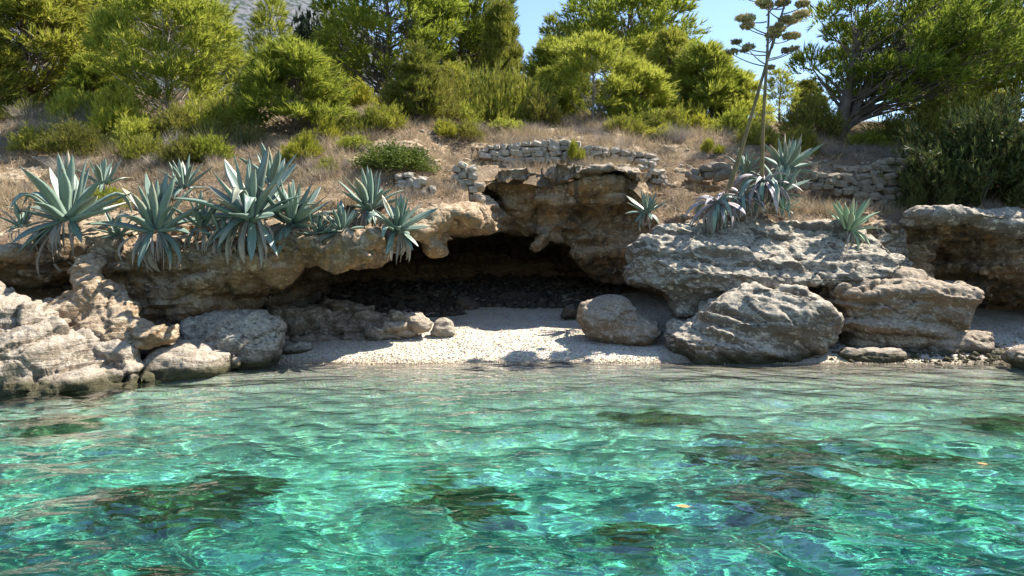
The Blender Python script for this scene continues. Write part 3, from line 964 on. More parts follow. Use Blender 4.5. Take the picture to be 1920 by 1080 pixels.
DEAD = [agave_leaf('dead_leaf', M['agave_dead'], w, b, kk, ka, tw, i + 40, .35) for i, (w, b, kk, ka, tw) in enumerate((
    (.09, .7, .5, .3, 1.5), (.10, 1.0, 0, .5, -1.2), (.08, .4, .9, .4, 2.0), (.12, 1.2, .3, .5, .8), (.09, .9, .7, .7, -2.0)))]


def agave(label, px, py, d, L, n, seed, kind='agave', dead=8, tilt=(0, 0), el=(89, 12), droop=4, group=None, sink=.03):
    r = np.random.default_rng(seed)
    e = bpy.data.objects.new('agave', None)
    c = P(px, py, d)
    L = L * .76
    d = d - .28
    c = P(px, py, d)
    e.location = c
    e.rotation_euler = (tilt[0], tilt[1], 0)
    link(e)
    tag(e, label, 'agave', group)
    ph = r.uniform(0, 6.28)
    n = int(n * .85)
    for i in range(n):
        t = (i + .5) / n
        az = ph + i * 2.39996 + r.normal(0, .12)
        th = el[0] + (el[1] - el[0]) * t ** .95 + r.normal(0, 7)
        ln = L * (1 - .28 * (1 - t) ** 2 - .12 * t) * r.uniform(.72, 1.10)
        v = LEAF[kind]
        if t < .45: k = r.choice([0, 1, 4])
        elif t < .8: k = r.choice([1, 2, 5, 6] if r.random() < .4 else [1, 2, 4, 5])
        else: k = r.choice([3, 5, 5, 2, 1])
        if kind == 'agave_wilt': k = r.integers(8)
        o = bpy.data.objects.new('leaf', v[k])
        o.scale = (ln * r.uniform(.88, 1.15) * (1.06 if t > .3 else .85), ln, ln)
        rad = .02 + .09 * t * L
        o.matrix_basis = Matrix.Translation((-math.sin(az) * rad, math.cos(az) * rad, .10 * L * (1 - t))) @ Matrix.Rotation(az, 4, 'Z') @ Matrix.Rotation(math.radians(th), 4, 'X') @ Matrix.Rotation(r.normal(0, .12), 4, 'Y') @ Matrix.Diagonal((*o.scale, 1))
        link(o, e)
    for i in range(droop):                                        # green leaves hanging over the edge
        az = math.pi + r.uniform(-1.1, 1.1)
        ln = L * r.uniform(.45, .7)
        o = bpy.data.objects.new('leaf', LEAF[kind][r.choice([3, 7, 5])])
        o.matrix_basis = Matrix.Translation((-math.sin(az) * .1 * L, math.cos(az) * .1 * L, 0)) @ Matrix.Rotation(az, 4, 'Z') @ Matrix.Rotation(math.radians(r.uniform(-45, -5)), 4, 'X') @ Matrix.Diagonal((ln, ln, ln, 1))
        link(o, e)
    for i in range(int(dead * 1.6)):
        az = math.pi + r.normal(0, .9)
        ln = L * r.uniform(.32, .75)
        o = bpy.data.objects.new('dead_leaf', DEAD[r.integers(5)])
        o.matrix_basis = Matrix.Translation((-math.sin(az) * .14 * L + r.normal(0, .08), math.cos(az) * .14 * L, -.04)) @ Matrix.Rotation(az, 4, 'Z') @ Matrix.Rotation(math.radians(r.uniform(-75, -25)), 4, 'X') @ Matrix.Diagonal((ln, ln, ln, 1))
        link(o, e)
    return e


agave('tall blue-green agave at the left end of the ledge, leaves spread wide', 128, 412, 11.75, 1.62, 30, 1, dead=12, tilt=(.12, .02))
agave('fan-shaped blue-green agave second from the left on the ledge', 292, 432, 11.75, 1.32, 28, 2, dead=18, tilt=(.12, .02))
agave('small agave uphill behind the two leftmost ones', 193, 345, 13.4, .75, 18, 3, dead=3)
agave('narrow agave uphill behind the fan-shaped one', 345, 352, 13.4, .85, 18, 4, dead=3)
agave('short agave squeezed between the fan-shaped one and the largest one', 378, 425, 12.1, .85, 20, 5, dead=6)
agave('largest agave of the ledge, with thick upright leaves in the middle', 470, 408, 12.0, 1.55, 36, 6, dead=14, tilt=(.18, .06), droop=7)
agave('agave leaning right against the largest one', 548, 418, 12.4, 1.2, 26, 7, dead=12, tilt=(.2, .25), droop=6)
agave('little agave between the leftmost and the fan-shaped one', 222, 440, 11.95, .62, 18, 31, dead=8, droop=3)
agave('little agave at the right foot of the short squeezed one', 418, 446, 12.0, .6, 18, 32, dead=8, droop=3)
agave('little agave between the leaning one and the star-shaped one', 596, 440, 12.35, .7, 18, 33, dead=8, droop=4, tilt=(.3, .1))
agave('small agave cut by the left edge below the path', 40, 425, 11.6, .6, 16, 34, dead=4, droop=2)
agave('tall upright leaves behind the largest agave', 510, 345, 13.1, 1.0, 18, 21, dead=0, droop=0, el=(86, 35))
agave('small star-shaped agave on the cliff edge left of the hanging one', 640, 432, 12.3, .75, 18, 8, dead=9, tilt=(.45, 0), droop=4)
agave('upright agave in front of the white rubble heap', 694, 390, 12.9, 1.05, 26, 9, dead=8, tilt=(.15, 0))
agave('agave hanging over the cave mouth with a skirt of dead leaves', 745, 430, 12.55, 1.0, 26, 10, dead=34, tilt=(.5, .15), droop=6)
agave('small agave in shade at the right end of the cave block', 1213, 398, 15.0, .72, 20, 11, dead=5, tilt=(.45, -.1))
wilted = agave('collapsed purple-grey agave under the leaning flower stalk', 1345, 385, 13.9, 1.05, 34, 12, kind='agave_wilt', dead=22, el=(45, -30), tilt=(.2, -.1))
spent = agave('wilting agave with drooping purple and teal leaves at the upright stalk', 1432, 345, 14.0, 1.05, 32, 13, kind='agave_wilt', dead=14, el=(40, -35), tilt=(.15, 0), droop=8)
agave('teal agave crowding the right side of the upright stalk', 1462, 360, 14.2, .85, 22, 41, dead=8, tilt=(.2, .3), droop=5)
agave('purple withered agave between the two stalk feet', 1392, 372, 14.0, .85, 26, 42, kind='agave_wilt', dead=14, el=(55, -25), tilt=(.25, 0))
agave('large healthy agave right behind the flower stalks', 1472, 318, 14.9, 1.15, 30, 14, dead=3, tilt=(.05, .25))
agave('dark agave in the shade left behind the flower stalks', 1398, 322, 15.2, .8, 20, 15, dead=3)
agave('yellowish agave alone near the right cleft', 1592, 430, 14.0, .9, 24, 16, kind='agave_yellow', dead=6, tilt=(.1, .1), el=(86, 20))
agave('young agave at the foot of the wilting one', 1470, 392, 13.9, .45, 14, 17, kind='agave_yellow', dead=4)


def stalk_mats():
    k = NT('agave_stalk')
    tc = k.n('TexCoord').outputs['Object']
    z = k.n('SeparateXYZ', i_0=tc).outputs[2]
    n = k.noise(tc, 5, 4, .6)
    c = k.mix(k.ramp(n, .35, .65), (.22, .165, .07), (.13, .095, .05))
    c = k.mix(k.ramp(z, 1.6, 3.2), c, (.13, .115, .10))
    k.bsdf(c, .8, .2, k.bump(n, .4, .02))
    return k.m


M['stalk'] = stalk_mats()
M['flower'] = leaf_mat('dry_agave_flowers', (.36, .29, .14), (.60, .51, .28), .2)
M['pod'] = flat_mat('dry_agave_pods', (.16, .13, .07), (.30, .25, .12), 12)


def tuft_arrays(p, d, s, n, r, w=.014, spread=.75, axis=1.0):
    """needle triangles round shoots at p along d with size s"""
    m = len(p)
    p = np.repeat(p, n, 0)
    d = np.repeat(d, n, 0)
    s = np.repeat(s, n)[:, None]
    k = m * n
    u = r.random((k, 1))
    base = p + d * s * u * axis
    dr = d * (.55 + .5 * u) + r.normal(0, 1, (k, 3)) * spread * .6
    dr /= np.linalg.norm(dr, axis=1, keepdims=True) + 1e-9
    tip = base + dr * s * r.uniform(.55, 1.0, (k, 1))
    side = np.cross(dr, r.normal(0, 1, (k, 3)))
    side /= np.linalg.norm(side, axis=1, keepdims=True) + 1e-9
    ww = w * r.uniform(.7, 1.3, (k, 1))
    v = np.stack([base - side * ww, base + side * ww, tip], 1).reshape(-1, 3)
    return v, np.arange(3 * k).reshape(-1, 3)


def flower_stalk(parent, base, top, seed, r0=.045):
    r = np.random.default_rng(seed)
    pl = np.array(parent.location)
    inv = parent.matrix_basis.inverted()
    L = np.linalg.norm(top - base)
    t = np.linspace(0, 1, 16)
    path = base + (top - base) * t[:, None] + np.stack([.03 * np.sin(t * 5 + seed), .03 * np.cos(t * 4), 0 * t], -1)
    v, q = tube(path - base, r0 * (1 - .72 * t), 8)
    st = obj('flower_stalk', mesh_np('flower_stalk', v, q, True, [M['stalk']]), parent, label='tall dry flower stalk')
    st.matrix_basis = inv @ Matrix.Translation(base.tolist())
    ax = (top - base) / L
    nb = 17
    for i in range(nb):
        tt = .53 + .46 * (i + .3) / nb
        az = i * 2.4 + r.normal(0, .25) + seed
        bl = (.62 - .5 * (tt - .5)) * r.uniform(.75, 1.15)
        o0 = (top - base) * tt
        out = np.array([math.cos(az), math.sin(az), 0])
        s = np.linspace(0, 1, 6)[:, None]
        bp = o0 + out * bl * s + np.array([0, 0, 1]) * (.22 * bl * s ** 2 + .05 * s)
        v, q = tube(bp, np.linspace(.014, .008, 6), 5)
        br = obj('flower_branch', mesh_np('flower_branch', v, q, True, [M['stalk']]), st)
        full = tt > .64
        k = 260 if full else 60
        c = bp[-1] - o0 * 0
        size = (.115 if full else .07) * r.uniform(.75, 1.2)
        dome = r.normal(0, 1, (k, 3))
        dome /= np.linalg.norm(dome, axis=1, keepdims=True)
        dome[:, 2] = np.abs(dome[:, 2]) * .6 - .05
        pts = c + dome * size * r.uniform(.45, 1, (k, 1)) * [1.15, 1.15, .75]
        dd = dome * .5 + [0, 0, .8]
        v, fc = tuft_arrays(pts, dd / np.linalg.norm(dd, axis=1, keepdims=True), np.full(k, .06), 5, r, .013, .6)
        cl = obj('flower_cluster', mesh_np('flower_cluster', v, fc, False, [M['flower' if full else 'pod']]), st)
    return st


flower_stalk(wilted, P(1364, 356, 13.65), P(1492, -50, 13.95), 1)
flower_stalk(spent, P(1432, 350, 13.72), P(1439, -75, 13.8), 4)

# ------------------------------------------------------------------ pines and shrubs
def unit(a):
    return a / (np.linalg.norm(a, axis=-1, keepdims=True) + 1e-9)


def pine_meshes(name, seed, H, R, mat, bark, nb=30, nsub=7, ntw=4, crown0=.1, shape='cone', tuft=.16, need=15, wneed=.011, lean=(0, 0), tr=.05, up=.55, wind=(0, 0, 0), el0=8, el1=55):
    r = np.random.default_rng(seed)
    bag = Bag()
    t = np.linspace(0, 1, 9)
    tp = np.stack([lean[0] * t ** 1.4 + .04 * H * np.sin(t * 6 + seed) * t, lean[1] * t ** 1.4 + .03 * H * np.cos(t * 5 + seed) * t, H * t * .96], -1)
    bag.add(*tube(tp, tr * (1.05 - .93 * t), 8))
    TP, TD, TS = [], [], []
    wind = np.array(wind, float)
    for i in range(nb):
        f = crown0 + (1 - crown0) * ((i + r.random()) / nb)
        o = np.array([np.interp(f, t, tp[:, k]) for k in range(3)])
        if shape == 'cone': pr = (1 - f) ** .75 * .95 + .10
        elif shape == 'round': pr = math.sqrt(max(.05, 1 - ((f - .55) / .55) ** 2)) * .95
        else: pr = min(1.0, .55 + .8 * f) * (1 if f < .8 else 1 - (f - .8) * 2.4)
        L = R * pr * r.uniform(.65, 1.12)
        az = i * 2.39996 + r.normal(0, .3)
        el = math.radians(el0 + (el1 - el0) * f + r.normal(0, 9))
        d0 = np.array([math.cos(az) * math.cos(el), math.sin(az) * math.cos(el), math.sin(el)]) + wind * (.4 + .6 * f)
        d0 = unit(d0)
        s = np.linspace(0, 1, 6)[:, None]
        bp = o + d0 * L * s + np.array([0, 0, 1.]) * L * .22 * (s ** 2 - .35 * s) + wind * L * .3 * s ** 2 + r.normal(0, .02 * L, (6, 3)) * s
        bag.add(*tube(bp, np.linspace(tr * .38 * (1.1 - f), .006, 6), 4))
        for j in range(nsub):
            u = .22 + .78 * (j + r.random()) / nsub
            so = np.array([np.interp(u, s[:, 0], bp[:, k]) for k in range(3)])
            sd = unit(d0 + r.normal(0, .62, 3) * [1, 1, .6] + np.array([0, 0, up * .55]) + wind * .4)
            sl = (.42 - .2 * u) * L * r.uniform(.6, 1.2) + tuft * .5
            if j % 2 == 0:
                sp = np.stack([so, so + sd * sl * .5 + [0, 0, -.02], so + sd * sl])
                bag.add(*tube(sp, [.010, .007, .004], 3))
            for k in range(ntw):
                w = (k + .4 + .6 * r.random()) / ntw
                TP.append(so + sd * sl * w + r.normal(0, .05 * sl + .015, 3))
                TD.append(unit(sd * .6 + r.normal(0, .42, 3) + np.array([0, 0, up]) + wind * .5))
                TS.append(tuft * r.uniform(.7, 1.25))
    for k in range(6):
        TP.append(tp[-1] + r.normal(0, .05, 3)); TD.append(unit(np.array([0, 0, 1.]) + r.normal(0, .3, 3))); TS.append(tuft * 1.2)
    v, fc = tuft_arrays(np.array(TP), np.array(TD), np.array(TS), need, r, wneed, .55, .8)
    return bag.mesh('trunk', [M[bark]]), mesh_np('crown', v, fc, False, [M[mat]])


def clump_mesh(seed, W, H, mat, n=900, clumps=22, leaf=.09, need=9, w=.012, spread=.6, up=.6, jit=.15, rr=(.55, 1.0)):
    """a bush: leafy shoots gathered in clumps over a dome, unit object standing on its base"""
    r = np.random.default_rng(seed)
    a = r.normal(0, 1, (clumps, 3))
    a[:, 2] = np.abs(a[:, 2])
    c = unit(a) * r.uniform(*rr, (clumps, 1)) ** .6
    which = r.integers(0, clumps, n)
    p = c[which] * r.uniform(.72, 1.04, (n, 1)) + r.normal(0, jit, (n, 3))
    p[:, 2] = np.maximum(p[:, 2], .02)
    d = unit(p * [1, 1, .5] + r.normal(0, .35, (n, 3)) + [0, 0, up])
    P3 = p * [W, W, H]
    v, fc = tuft_arrays(P3, d, leaf * r.uniform(.7, 1.3, n), need, r, w, spread, .8)
    bag = Bag()
    for k in range(min(clumps, 16)):
        e = c[k] * [W, W, H] * .85
        s = np.linspace(0, 1, 5)[:, None]
        bp = e * s * [1, 1, 1] + [0, 0, -.05] + r.normal(0, .03 * W, (5, 3)) * s
        bag.add(*tube(bp, np.linspace(.03 * W + .006, .005, 5), 4))
    return bag.mesh('stem', [M['bark']]), mesh_np('foliage', v, fc, False, [M[mat]])


def twig_mesh(seed, W, H, mat, n=420, w=.006, seg=4, curl=.5):
    """a dead twiggy bush or a tussock: thin curved blades from one foot"""
    r = np.random.default_rng(seed)
    az = r.uniform(0, 6.28, n)
    out = r.random(n) ** .6
    h = r.uniform(.45, 1.0, n) * (1 - .45 * out ** 2)
    b0 = np.stack([np.cos(az) * out * W * .3, np.sin(az) * out * W * .3, np.full(n, -.04)], -1)
    tip = np.stack([np.cos(az) * out * W, np.sin(az) * out * W, h * H], -1) + r.normal(0, .06 * W, (n, 3))
    V, Fc = [], []
    side = unit(np.cross(tip - b0, r.normal(0, 1, (n, 3))))
    rows = []
    for k in range(seg):
        t = k / (seg - 1)
        c = b0 + (tip - b0) * t + np.array([0, 0, 1]) * (curl * H * (t - t * t)) + r.normal(0, .018 * (k > 0), (n, 3))
        ww = w * (1 - .85 * t)
        rows.append(np.stack([c - side * ww, c + side * ww], 1))
    V = np.stack(rows, 1).reshape(-1, 3)
    i = np.arange(n)[:, None] * seg * 2
    for k in range(seg - 1):
        a = i[:, 0] + k * 2
        Fc.append(np.stack([a, a + 1, a + 3, a + 2], -1))
    return mesh_np('twigs', V, np.concatenate(Fc), False, [M[mat]])


def cloud_pine(seed, H, R, mat, bark, clumps=60, shoots=30, need=12, shape='cone', tuft=.15, w=.013, crad=.2, tr=.05, low=.03, lean=(0, 0), wind=0.0, trunks=1):
    """a pine as a trunk with limbs that each end in a clump of needle shoots; the clumps overlap into an uneven crown"""
    r = np.random.default_rng(seed)
    bag = Bag()
    t = np.linspace(0, 1, 9)
    axes = []
    for q in range(trunks):
        a = r.uniform(0, 6.28)
        off = np.array([math.cos(a), math.sin(a) * .5]) * (.25 * R if q else 0)
        tp = np.stack([(lean[0] + off[0] + q * lean[0] * .8) * t ** 1.3 + .03 * H * np.sin(t * 6 + seed + q) * t, (lean[1] + off[1]) * t ** 1.3 + .03 * H * np.cos(t * 5 + seed) * t, H * t * (.95 - .2 * q)], -1)
        bag.add(*tube(tp, tr * (1 - .2 * q) * (1.05 - .93 * t), 8))
        axes.append(tp)
    TP, TD, TS = [], [], []
    for i in range(clumps):
        tp = axes[i % trunks]
        f = low + (1 - low) * ((i + r.random()) / clumps) ** (.95 if shape == 'cone' else .75)
        if shape == 'cone': pr = min(1.0, (1.06 - f) ** .62) * (.75 + .25 * min(1, f / .15))
        elif shape == 'round': pr = math.sqrt(max(.04, 1 - ((f - .52) / .56) ** 2))
        else: pr = (.55 + .6 * f) * (1 if f < .75 else max(.25, 1 - (f - .75) * 2.6))
        az = i * 2.39996 + r.normal(0, .5)
        rr = R * pr * (1 - .62 * r.random() ** 2.2)
        c = np.array([np.interp(f, t, tp[:, k]) for k in range(3)])
        tip = c + np.array([math.cos(az) * rr + wind * rr * .8 * (.3 + f), math.sin(az) * rr, .10 * H * (r.random() - .35) + .12 * rr])
        tip[2] = max(tip[2], .06)
        # the limb leaves the trunk below and rises to the clump
        o = np.array([np.interp(max(.02, f - .16 - .08 * r.random()), t, tp[:, k]) for k in range(3)])
        s = np.linspace(0, 1, 6)[:, None]
        bp = o + (tip - o) * s + np.array([0, 0, -.06 * H]) * (s - s * s) + r.normal(0, .012 * R, (6, 3)) * s * (1 - s) * 4
        bag.add(*tube(bp, np.linspace(tr * .34 * (1.15 - f), .006, 6), 4))
        if r.random() < .3:                                  # a bare dead twig
            e_ = o + (tip - o) * .5 + r.normal(0, .16 * R, 3)
            bag.add(*tube(np.stack([o + (tip - o) * .3, (o + (tip - o) * .3 + e_) / 2 + [0, 0, .02], e_]), [.010, .007, .003], 3))
        cr = crad * R * r.uniform(.65, 1.35)
        n = int(shoots * r.uniform(.7, 1.3))
        a = unit(r.normal(0, 1, (n, 3)))
        a[:, 2] = a[:, 2] * .75 + .12
        rad = r.random((n, 1)) ** .45
        pos = tip + a * rad * cr * [1.1, 1.1, .72]
        out = np.array([math.cos(az), math.sin(az), 0]) * .5
        dr = unit(a * .7 + out + r.normal(0, .25, (n, 3)) + [wind * .5, 0, .75])
        TP.append(pos); TD.append(dr); TS.append(tuft * r.uniform(.7, 1.3, n))
    v, fc = tuft_arrays(np.concatenate(TP), np.concatenate(TD), np.concatenate(TS), need, r, w, .5, .9)
    return bag.mesh('trunk', [M[bark]]), mesh_np('crown', v, fc, False, [M[mat]])


KIND = {
    'young_a': cloud_pine(1, 2.3, 1.05, 'pine_bright', 'bark', 95, 32, 13, 'cone', .19, .010, .19),
    'young_b': cloud_pine(2, 2.7, 1.1, 'pine_bright', 'bark_pale', 85, 32, 13, 'round', .19, .010, .21, low=.12),
    'young_c': cloud_pine(3, 2.4, .75, 'pine_olive', 'bark', 70, 26, 13, 'cone', .18, .0095, .22),
    'sparse': cloud_pine(4, 3.0, .85, 'pine_bright', 'bark', 52, 17, 11, 'cone', .17, .011, .22, low=.12),
    'mature_a': cloud_pine(5, 5.0, 2.3, 'pine_dark', 'bark', 130, 40, 11, 'round', .22, .020, .19, tr=.14, low=.08),
    'mature_b': cloud_pine(6, 5.2, 2.2, 'pine_bright', 'bark', 150, 42, 11, 'round', .22, .019, .19, tr=.13, low=.08),
    'mature_c': cloud_pine(8, 5.0, 1.9, 'pine_olive', 'bark', 140, 42, 11, 'cone', .22, .019, .2, tr=.12),
    'windswept': cloud_pine(7, 3.7, 2.0, 'pine_dark', 'bark', 190, 38, 12, 'fan', .17, .012, .17, tr=.15, low=.34, lean=(.9, .1), wind=.75, trunks=3),
    'oak': clump_mesh(9, 1.0, 1.0, 'oak', 2600, 40, .10, 8, .03, .9, .4),
    'heath': clump_mesh(10, 1.0, 1.0, 'heath', 1600, 34, .15, 10, .010, .45, .9),
    'heath_b': clump_mesh(11, 1.0, 1.0, 'pine_olive', 1500, 30, .16, 10, .011, .45, 1.0),
    'yellow': clump_mesh(12, 1.0, 1.0, 'yellow', 1300, 26, .20, 9, .017, .5, .8),
    'green': clump_mesh(13, 1.0, 1.0, 'pine_bright', 1500, 30, .18, 10, .013, .5, .8),
    'lentisk': clump_mesh(14, 1.0, 1.0, 'lentisk', 3200, 46, .065, 8, .018, .9, .5),
    'juniper': clump_mesh(15, 1.0, 1.0, 'juniper', 5600, 56, .085, 9, .010, .6, .7, jit=.085, rr=(.35, 1.15)),
}
TWIG = {'dry': [twig_mesh(i + 1, 1, 1, 'dry') for i in range(3)], 'grey': [twig_mesh(i + 5, 1, 1, 'drygrey', 520) for i in range(3)],
        'reed': [twig_mesh(i + 9, 1, 1, 'reed', 420, .007, 4, .25) for i in range(2)], 'straw': [twig_mesh(i + 13, 1, 1, 'straw', 380, .007, 4, .3) for i in range(2)]}


def tree(label, kind, px, d, top_py, rz=0.0, width=1.0, py=None, cat='pine tree', name='pine_tree', group=None, tilt=0.0):
    """stands on the hillside at photo column px and distance d; top_py fixes its height"""
    x = (px - 960) / F * d
    z = hz(x, d)[0] - .06
    if py is not None: z = P(px, py, d)[2]
    tm, cm = KIND[kind]
    co = np.empty(len(cm.vertices) * 3, np.float32)
    cm.vertices.foreach_get('co', co)
    Hm = np.percentile(co[2::3], 99.7)
    Ht = P(px, top_py, d)[2] - z
    s = Ht / Hm
    e = bpy.data.objects.new(name, None)
    e.location = (x, d, z)
    e.rotation_euler = (0, tilt, rz)
    e.scale = (s * width, s * width, s)
    link(e)
    tag(e, label, cat, group)
    obj('trunk' if name.endswith('tree') else 'stem', tm, e)
    obj('crown' if name.endswith('tree') else 'foliage', cm, e)
    return e


tree('broad olive-green pine filling the top left corner', 'mature_c', 50, 20.0, -95, 1.0, 1.45)
tree('leafy pine behind the broad corner pine, touching the top edge', 'mature_b', 190, 23.0, -75, 2.0, .95)
tree('bright yellow-green young pine with a bare forked trunk, left of centre', 'young_b', 315, 17.6, -28, .4, 1.05)
tree('thin bright pine right behind the forked young pine', 'sparse', 402, 22.0, 22, 2.2, 1.5)
tree('sparse feathery pine in front of the bare mountainside', 'sparse', 508, 25.0, -10, 4.2, .85)
tree('bushy round young pine above the largest agave', 'young_a', 550, 16.9, 75, 1.2, 1.35)
tree('big dark pine with layered boughs left of the middle', 'mature_a', 725, 25.0, -85, .3, 1.1)
tree('dark pine close right of the biggest layered one', 'mature_a', 868, 27.0, -70, 3.1, .85)
tree('tall lighter pine at the left rim of the sky gap', 'mature_c', 940, 25.0, 4, 2.4, .62)
tree('narrow brownish young pine in front of the dark layered pine', 'young_c', 782, 18.2, 82, .9, 1.15)
tree('spindly pine top poking into the sky gap', 'sparse', 1036, 31.0, 26, 1.1, .7)
tree('open young pine with a pale trunk behind the terrace wall', 'young_b', 1112, 21.0, 72, 3.0, 1.15)
tree('large dark pine against the sky right of centre', 'mature_a', 1172, 31.0, -30, 1.9, 1.15)
tree('olive pine left of the twin bright pines', 'mature_c', 1258, 24.0, 55, .6, .85)
tree('bright green pine sloping down to the flower stalks', 'young_a', 1322, 22.5, 82, 2.8, 1.15)
tree('lower bright green pine just left of the flower stalks', 'young_a', 1385, 22.5, 135, 4.4, 1.3)
tree('thin hazy pine seen behind the flower stalks', 'sparse', 1462, 27.0, 128, .2, 1.3)
tree('windswept dark pine with leaning trunks and a crown blown right', 'windswept', 1572, 19.0, -70, 0.0, 1.0)
tree('tall olive pine beyond the windswept one', 'mature_c', 1765, 24.0, -10, 5.0, 1.1)
tree('pine cut off by the right edge of the picture', 'mature_b', 1905, 20.5, 30, .5, 1.0)
tree('round dark evergreen oak in front of the far mountain', 'oak', 596, 42.0, 28, 0, .55, cat='oak tree', name='oak_tree')
tree('pale young pine at the foot of the dark layered pine, left side', 'young_b', 642, 28.0, 108, 1.7, 1.1)
tree('small green pine right below the spindly top', 'young_a', 1040, 24.0, 72, .7, 1.1)
tree('short pine at the far left behind the grey shrubs', 'young_c', -20, 18.5, 60, 1.7, 1.5)
tree('dim pine low behind the windswept trunk', 'mature_c', 1515, 29.0, 150, 1.7, 1.2)
tree('far pine filling the gap right of the forked young pine', 'young_b', 455, 29.0, 95, 2.7, 1.2)
tree('pine low behind the middle heath bushes', 'mature_b', 905, 29.0, 55, 2.2, .9)
tree('pine behind the twin bright pines', 'mature_b', 1210, 28.0, 75, 4.2, 1.0)
tree('yellow-green young pine in the shade under the broad corner pine', 'young_a', 175, 18.6, 105, 4.2, 1.2)
tree('low bright pine between the middle heath and the pale-trunked pine', 'young_a', 1028, 21.5, 128, 2.2, 1.1)
tree('low bright pine right of the pale-trunked pine', 'young_a', 1200, 21.5, 118, 1.2, 1.3)
tree('low pine between the dark layered pine and the narrow brown one', 'young_c', 850, 21.0, 118, 3.2, 1.5)

def bush(label, kind, px, d, w, h, rz=0.0, py=None, cat='shrub', group=None, tilt=0.0, name='shrub'):
    x = (px - 960) / F * d
    z = hz(x, d)[0] - .05 if py is None else P(px, py, d)[2]
    e = bpy.data.objects.new(name, None)
    e.location = (x, d, z)
    e.rotation_euler = (tilt, 0, rz)
    e.scale = (w, w, h)
    link(e)
    tag(e, label, cat, group)
    if kind in TWIG:
        obj('twigs', TWIG[kind][int(px) % len(TWIG[kind])], e)
    else:
        obj('stem', KIND[kind][0], e)
        obj('foliage', KIND[kind][1], e)
    return e


bush('large dark juniper bush overhanging the right cliff', 'juniper', 1830, 15.6, 1.55, 2.15, .3, cat='juniper', name='juniper_bush')
bush('dark juniper low at the left of the large one, beside the wall', 'juniper', 1745, 15.3, .62, 1.0, 2.3, cat='juniper', name='juniper_bush')
bush('juniper running out of the picture on the right', 'juniper', 1965, 15.4, 1.0, 1.7, 4.3, cat='juniper', name='juniper_bush')
bush('flat mat of glossy green mastic above the rubble heap', 'lentisk', 742, 14.6, .82, .50, .3)
bush('round yellow-green shrub on the slope above the largest agave', 'yellow', 566, 15.0, .36, .50, .3)
bush('bright yellow-green shrub under the forked young pine', 'yellow', 222, 16.6, .62, .98, 1.3)
bush('tall bright shoots left of the forked trunk', 'green', 150, 17.2, .6, .85, 2.3)
bush('dark green bush in the shadow at the foot of the forked pine', 'green', 262, 16.0, .5, .6, 3.0)
bush('green shrub at the foot of the forked pine, right side', 'green', 372, 16.8, .6, .8, .9)
bush('tall heath bush in the middle of the slope', 'heath_b', 905, 20.0, .95, 1.6, .3)
bush('heath bush left of the middle one, below the narrow pine', 'heath', 800, 18.6, .85, 1.15, 1.4)
bush('green heath bush at the left foot of the narrow pine', 'heath', 748, 18.3, .55, .9, 4.4)
bush('heath bush right of the middle one', 'heath_b', 985, 20.5, .85, 1.35, 2.3)
bush('low yellowish shrub below the narrow brown pine', 'yellow', 835, 17.4, .3, .35, 1.3)
bush('small yellow-green shrub left below the dark layered pine', 'yellow', 684, 20.0, .45, .6, 3.1)
bush('bright yellow-green shrub behind the flower stalks, left side', 'yellow', 1296, 21.0, .6, .75, .8)
bush('bright green shrub right of the pale-trunked pine', 'green', 1190, 21.0, .75, .75, .8)
bush('green shrub left of the pale-trunked pine', 'green', 1065, 22.5, .6, .85, 2.2)
bush('shaded brown-green bush left of the windswept trunk', 'heath', 1520, 19.0, .75, .95, 2.2)
bush('shaded bush right below the windswept crown', 'heath', 1690, 18.2, .9, .75, 1.2)
bush('green shrub in shade at the windswept trunk', 'green', 1630, 18.2, .5, .42, 1.0)
bush('olive shrub in front of the right-hand pines', 'heath_b', 1800, 18.2, .9, 1.3, 2.6)
bush('small yellow-green shrub right of the terrace on the dry slope', 'yellow', 1335, 17.4, .24, .3, 2.0)
bush('little green shrub growing from the terrace wall', 'yellow', 1080, 16.6, .17, .36, 2.0, py=300)
bush('light green weed between the two leftmost agaves', 'green', 205, 13.0, .36, .36, 2.0)
bush('dark heath bush on the bank behind the leftmost agave', 'heath', 140, 15.2, .62, .62, 1.0)
bush('olive bush on the bank between the dead shrubs', 'heath_b', 275, 15.0, .5, .55, 2.0)
bush('dark heath bush right below the forked trunk', 'heath', 330, 16.2, .6, .72, 3.0)
bush('olive bush on the slope left of the bushy round pine', 'heath_b', 440, 17.0, .6, .85, 4.0)
bush('small bright shrub at the foot of the bushy round pine', 'yellow', 610, 16.4, .32, .4, 5.0)
bush('bright shrub at the left foot of the middle heath', 'green', 862, 19.0, .5, .6, 1.5)
bush('rounded heath bush at the right foot of the middle heath', 'heath', 1010, 19.6, .6, .8, 2.5)
bush('low olive bush behind the dry terrace', 'heath_b', 1240, 20.5, .7, .7, 3.5)
bush('bright low bush left of the flower stalks on the slope', 'green', 1378, 20.0, .6, .7, 4.5)
bush('small dark bush behind the stalk agaves', 'heath', 1500, 17.6, .45, .6, 5.5)
bush('olive bush on the dry slope right of the bushy round pine', 'heath_b', 648, 16.9, .5, .55, .3)
bush('tiny yellow shrub between the largest agave and the mastic mat', 'yellow', 612, 14.3, .22, .26, .8)
bush('low green shrub above the mastic mat', 'green', 668, 15.6, .36, .32, 1.8)
bush('brown heath bush at the top of the column of stones', 'heath', 872, 17.6, .45, .42, 2.8)
bush('low green bush on the terrace left of centre', 'green', 948, 18.8, .42, .36, 3.8)
bush('olive bush on the terrace below the pale-trunked pine', 'heath_b', 1165, 19.4, .6, .5, 4.8)
bush('small yellow-green bush on the terrace right of the wall', 'yellow', 1238, 18.9, .36, .32, 5.8)
bush('olive bush behind the leaning stalk foot', 'heath_b', 1420, 18.4, .5, .55, 6.8)
bush('heath bush at the left end of the bank', 'heath_b', 75, 15.6, .5, .55, 1.0)
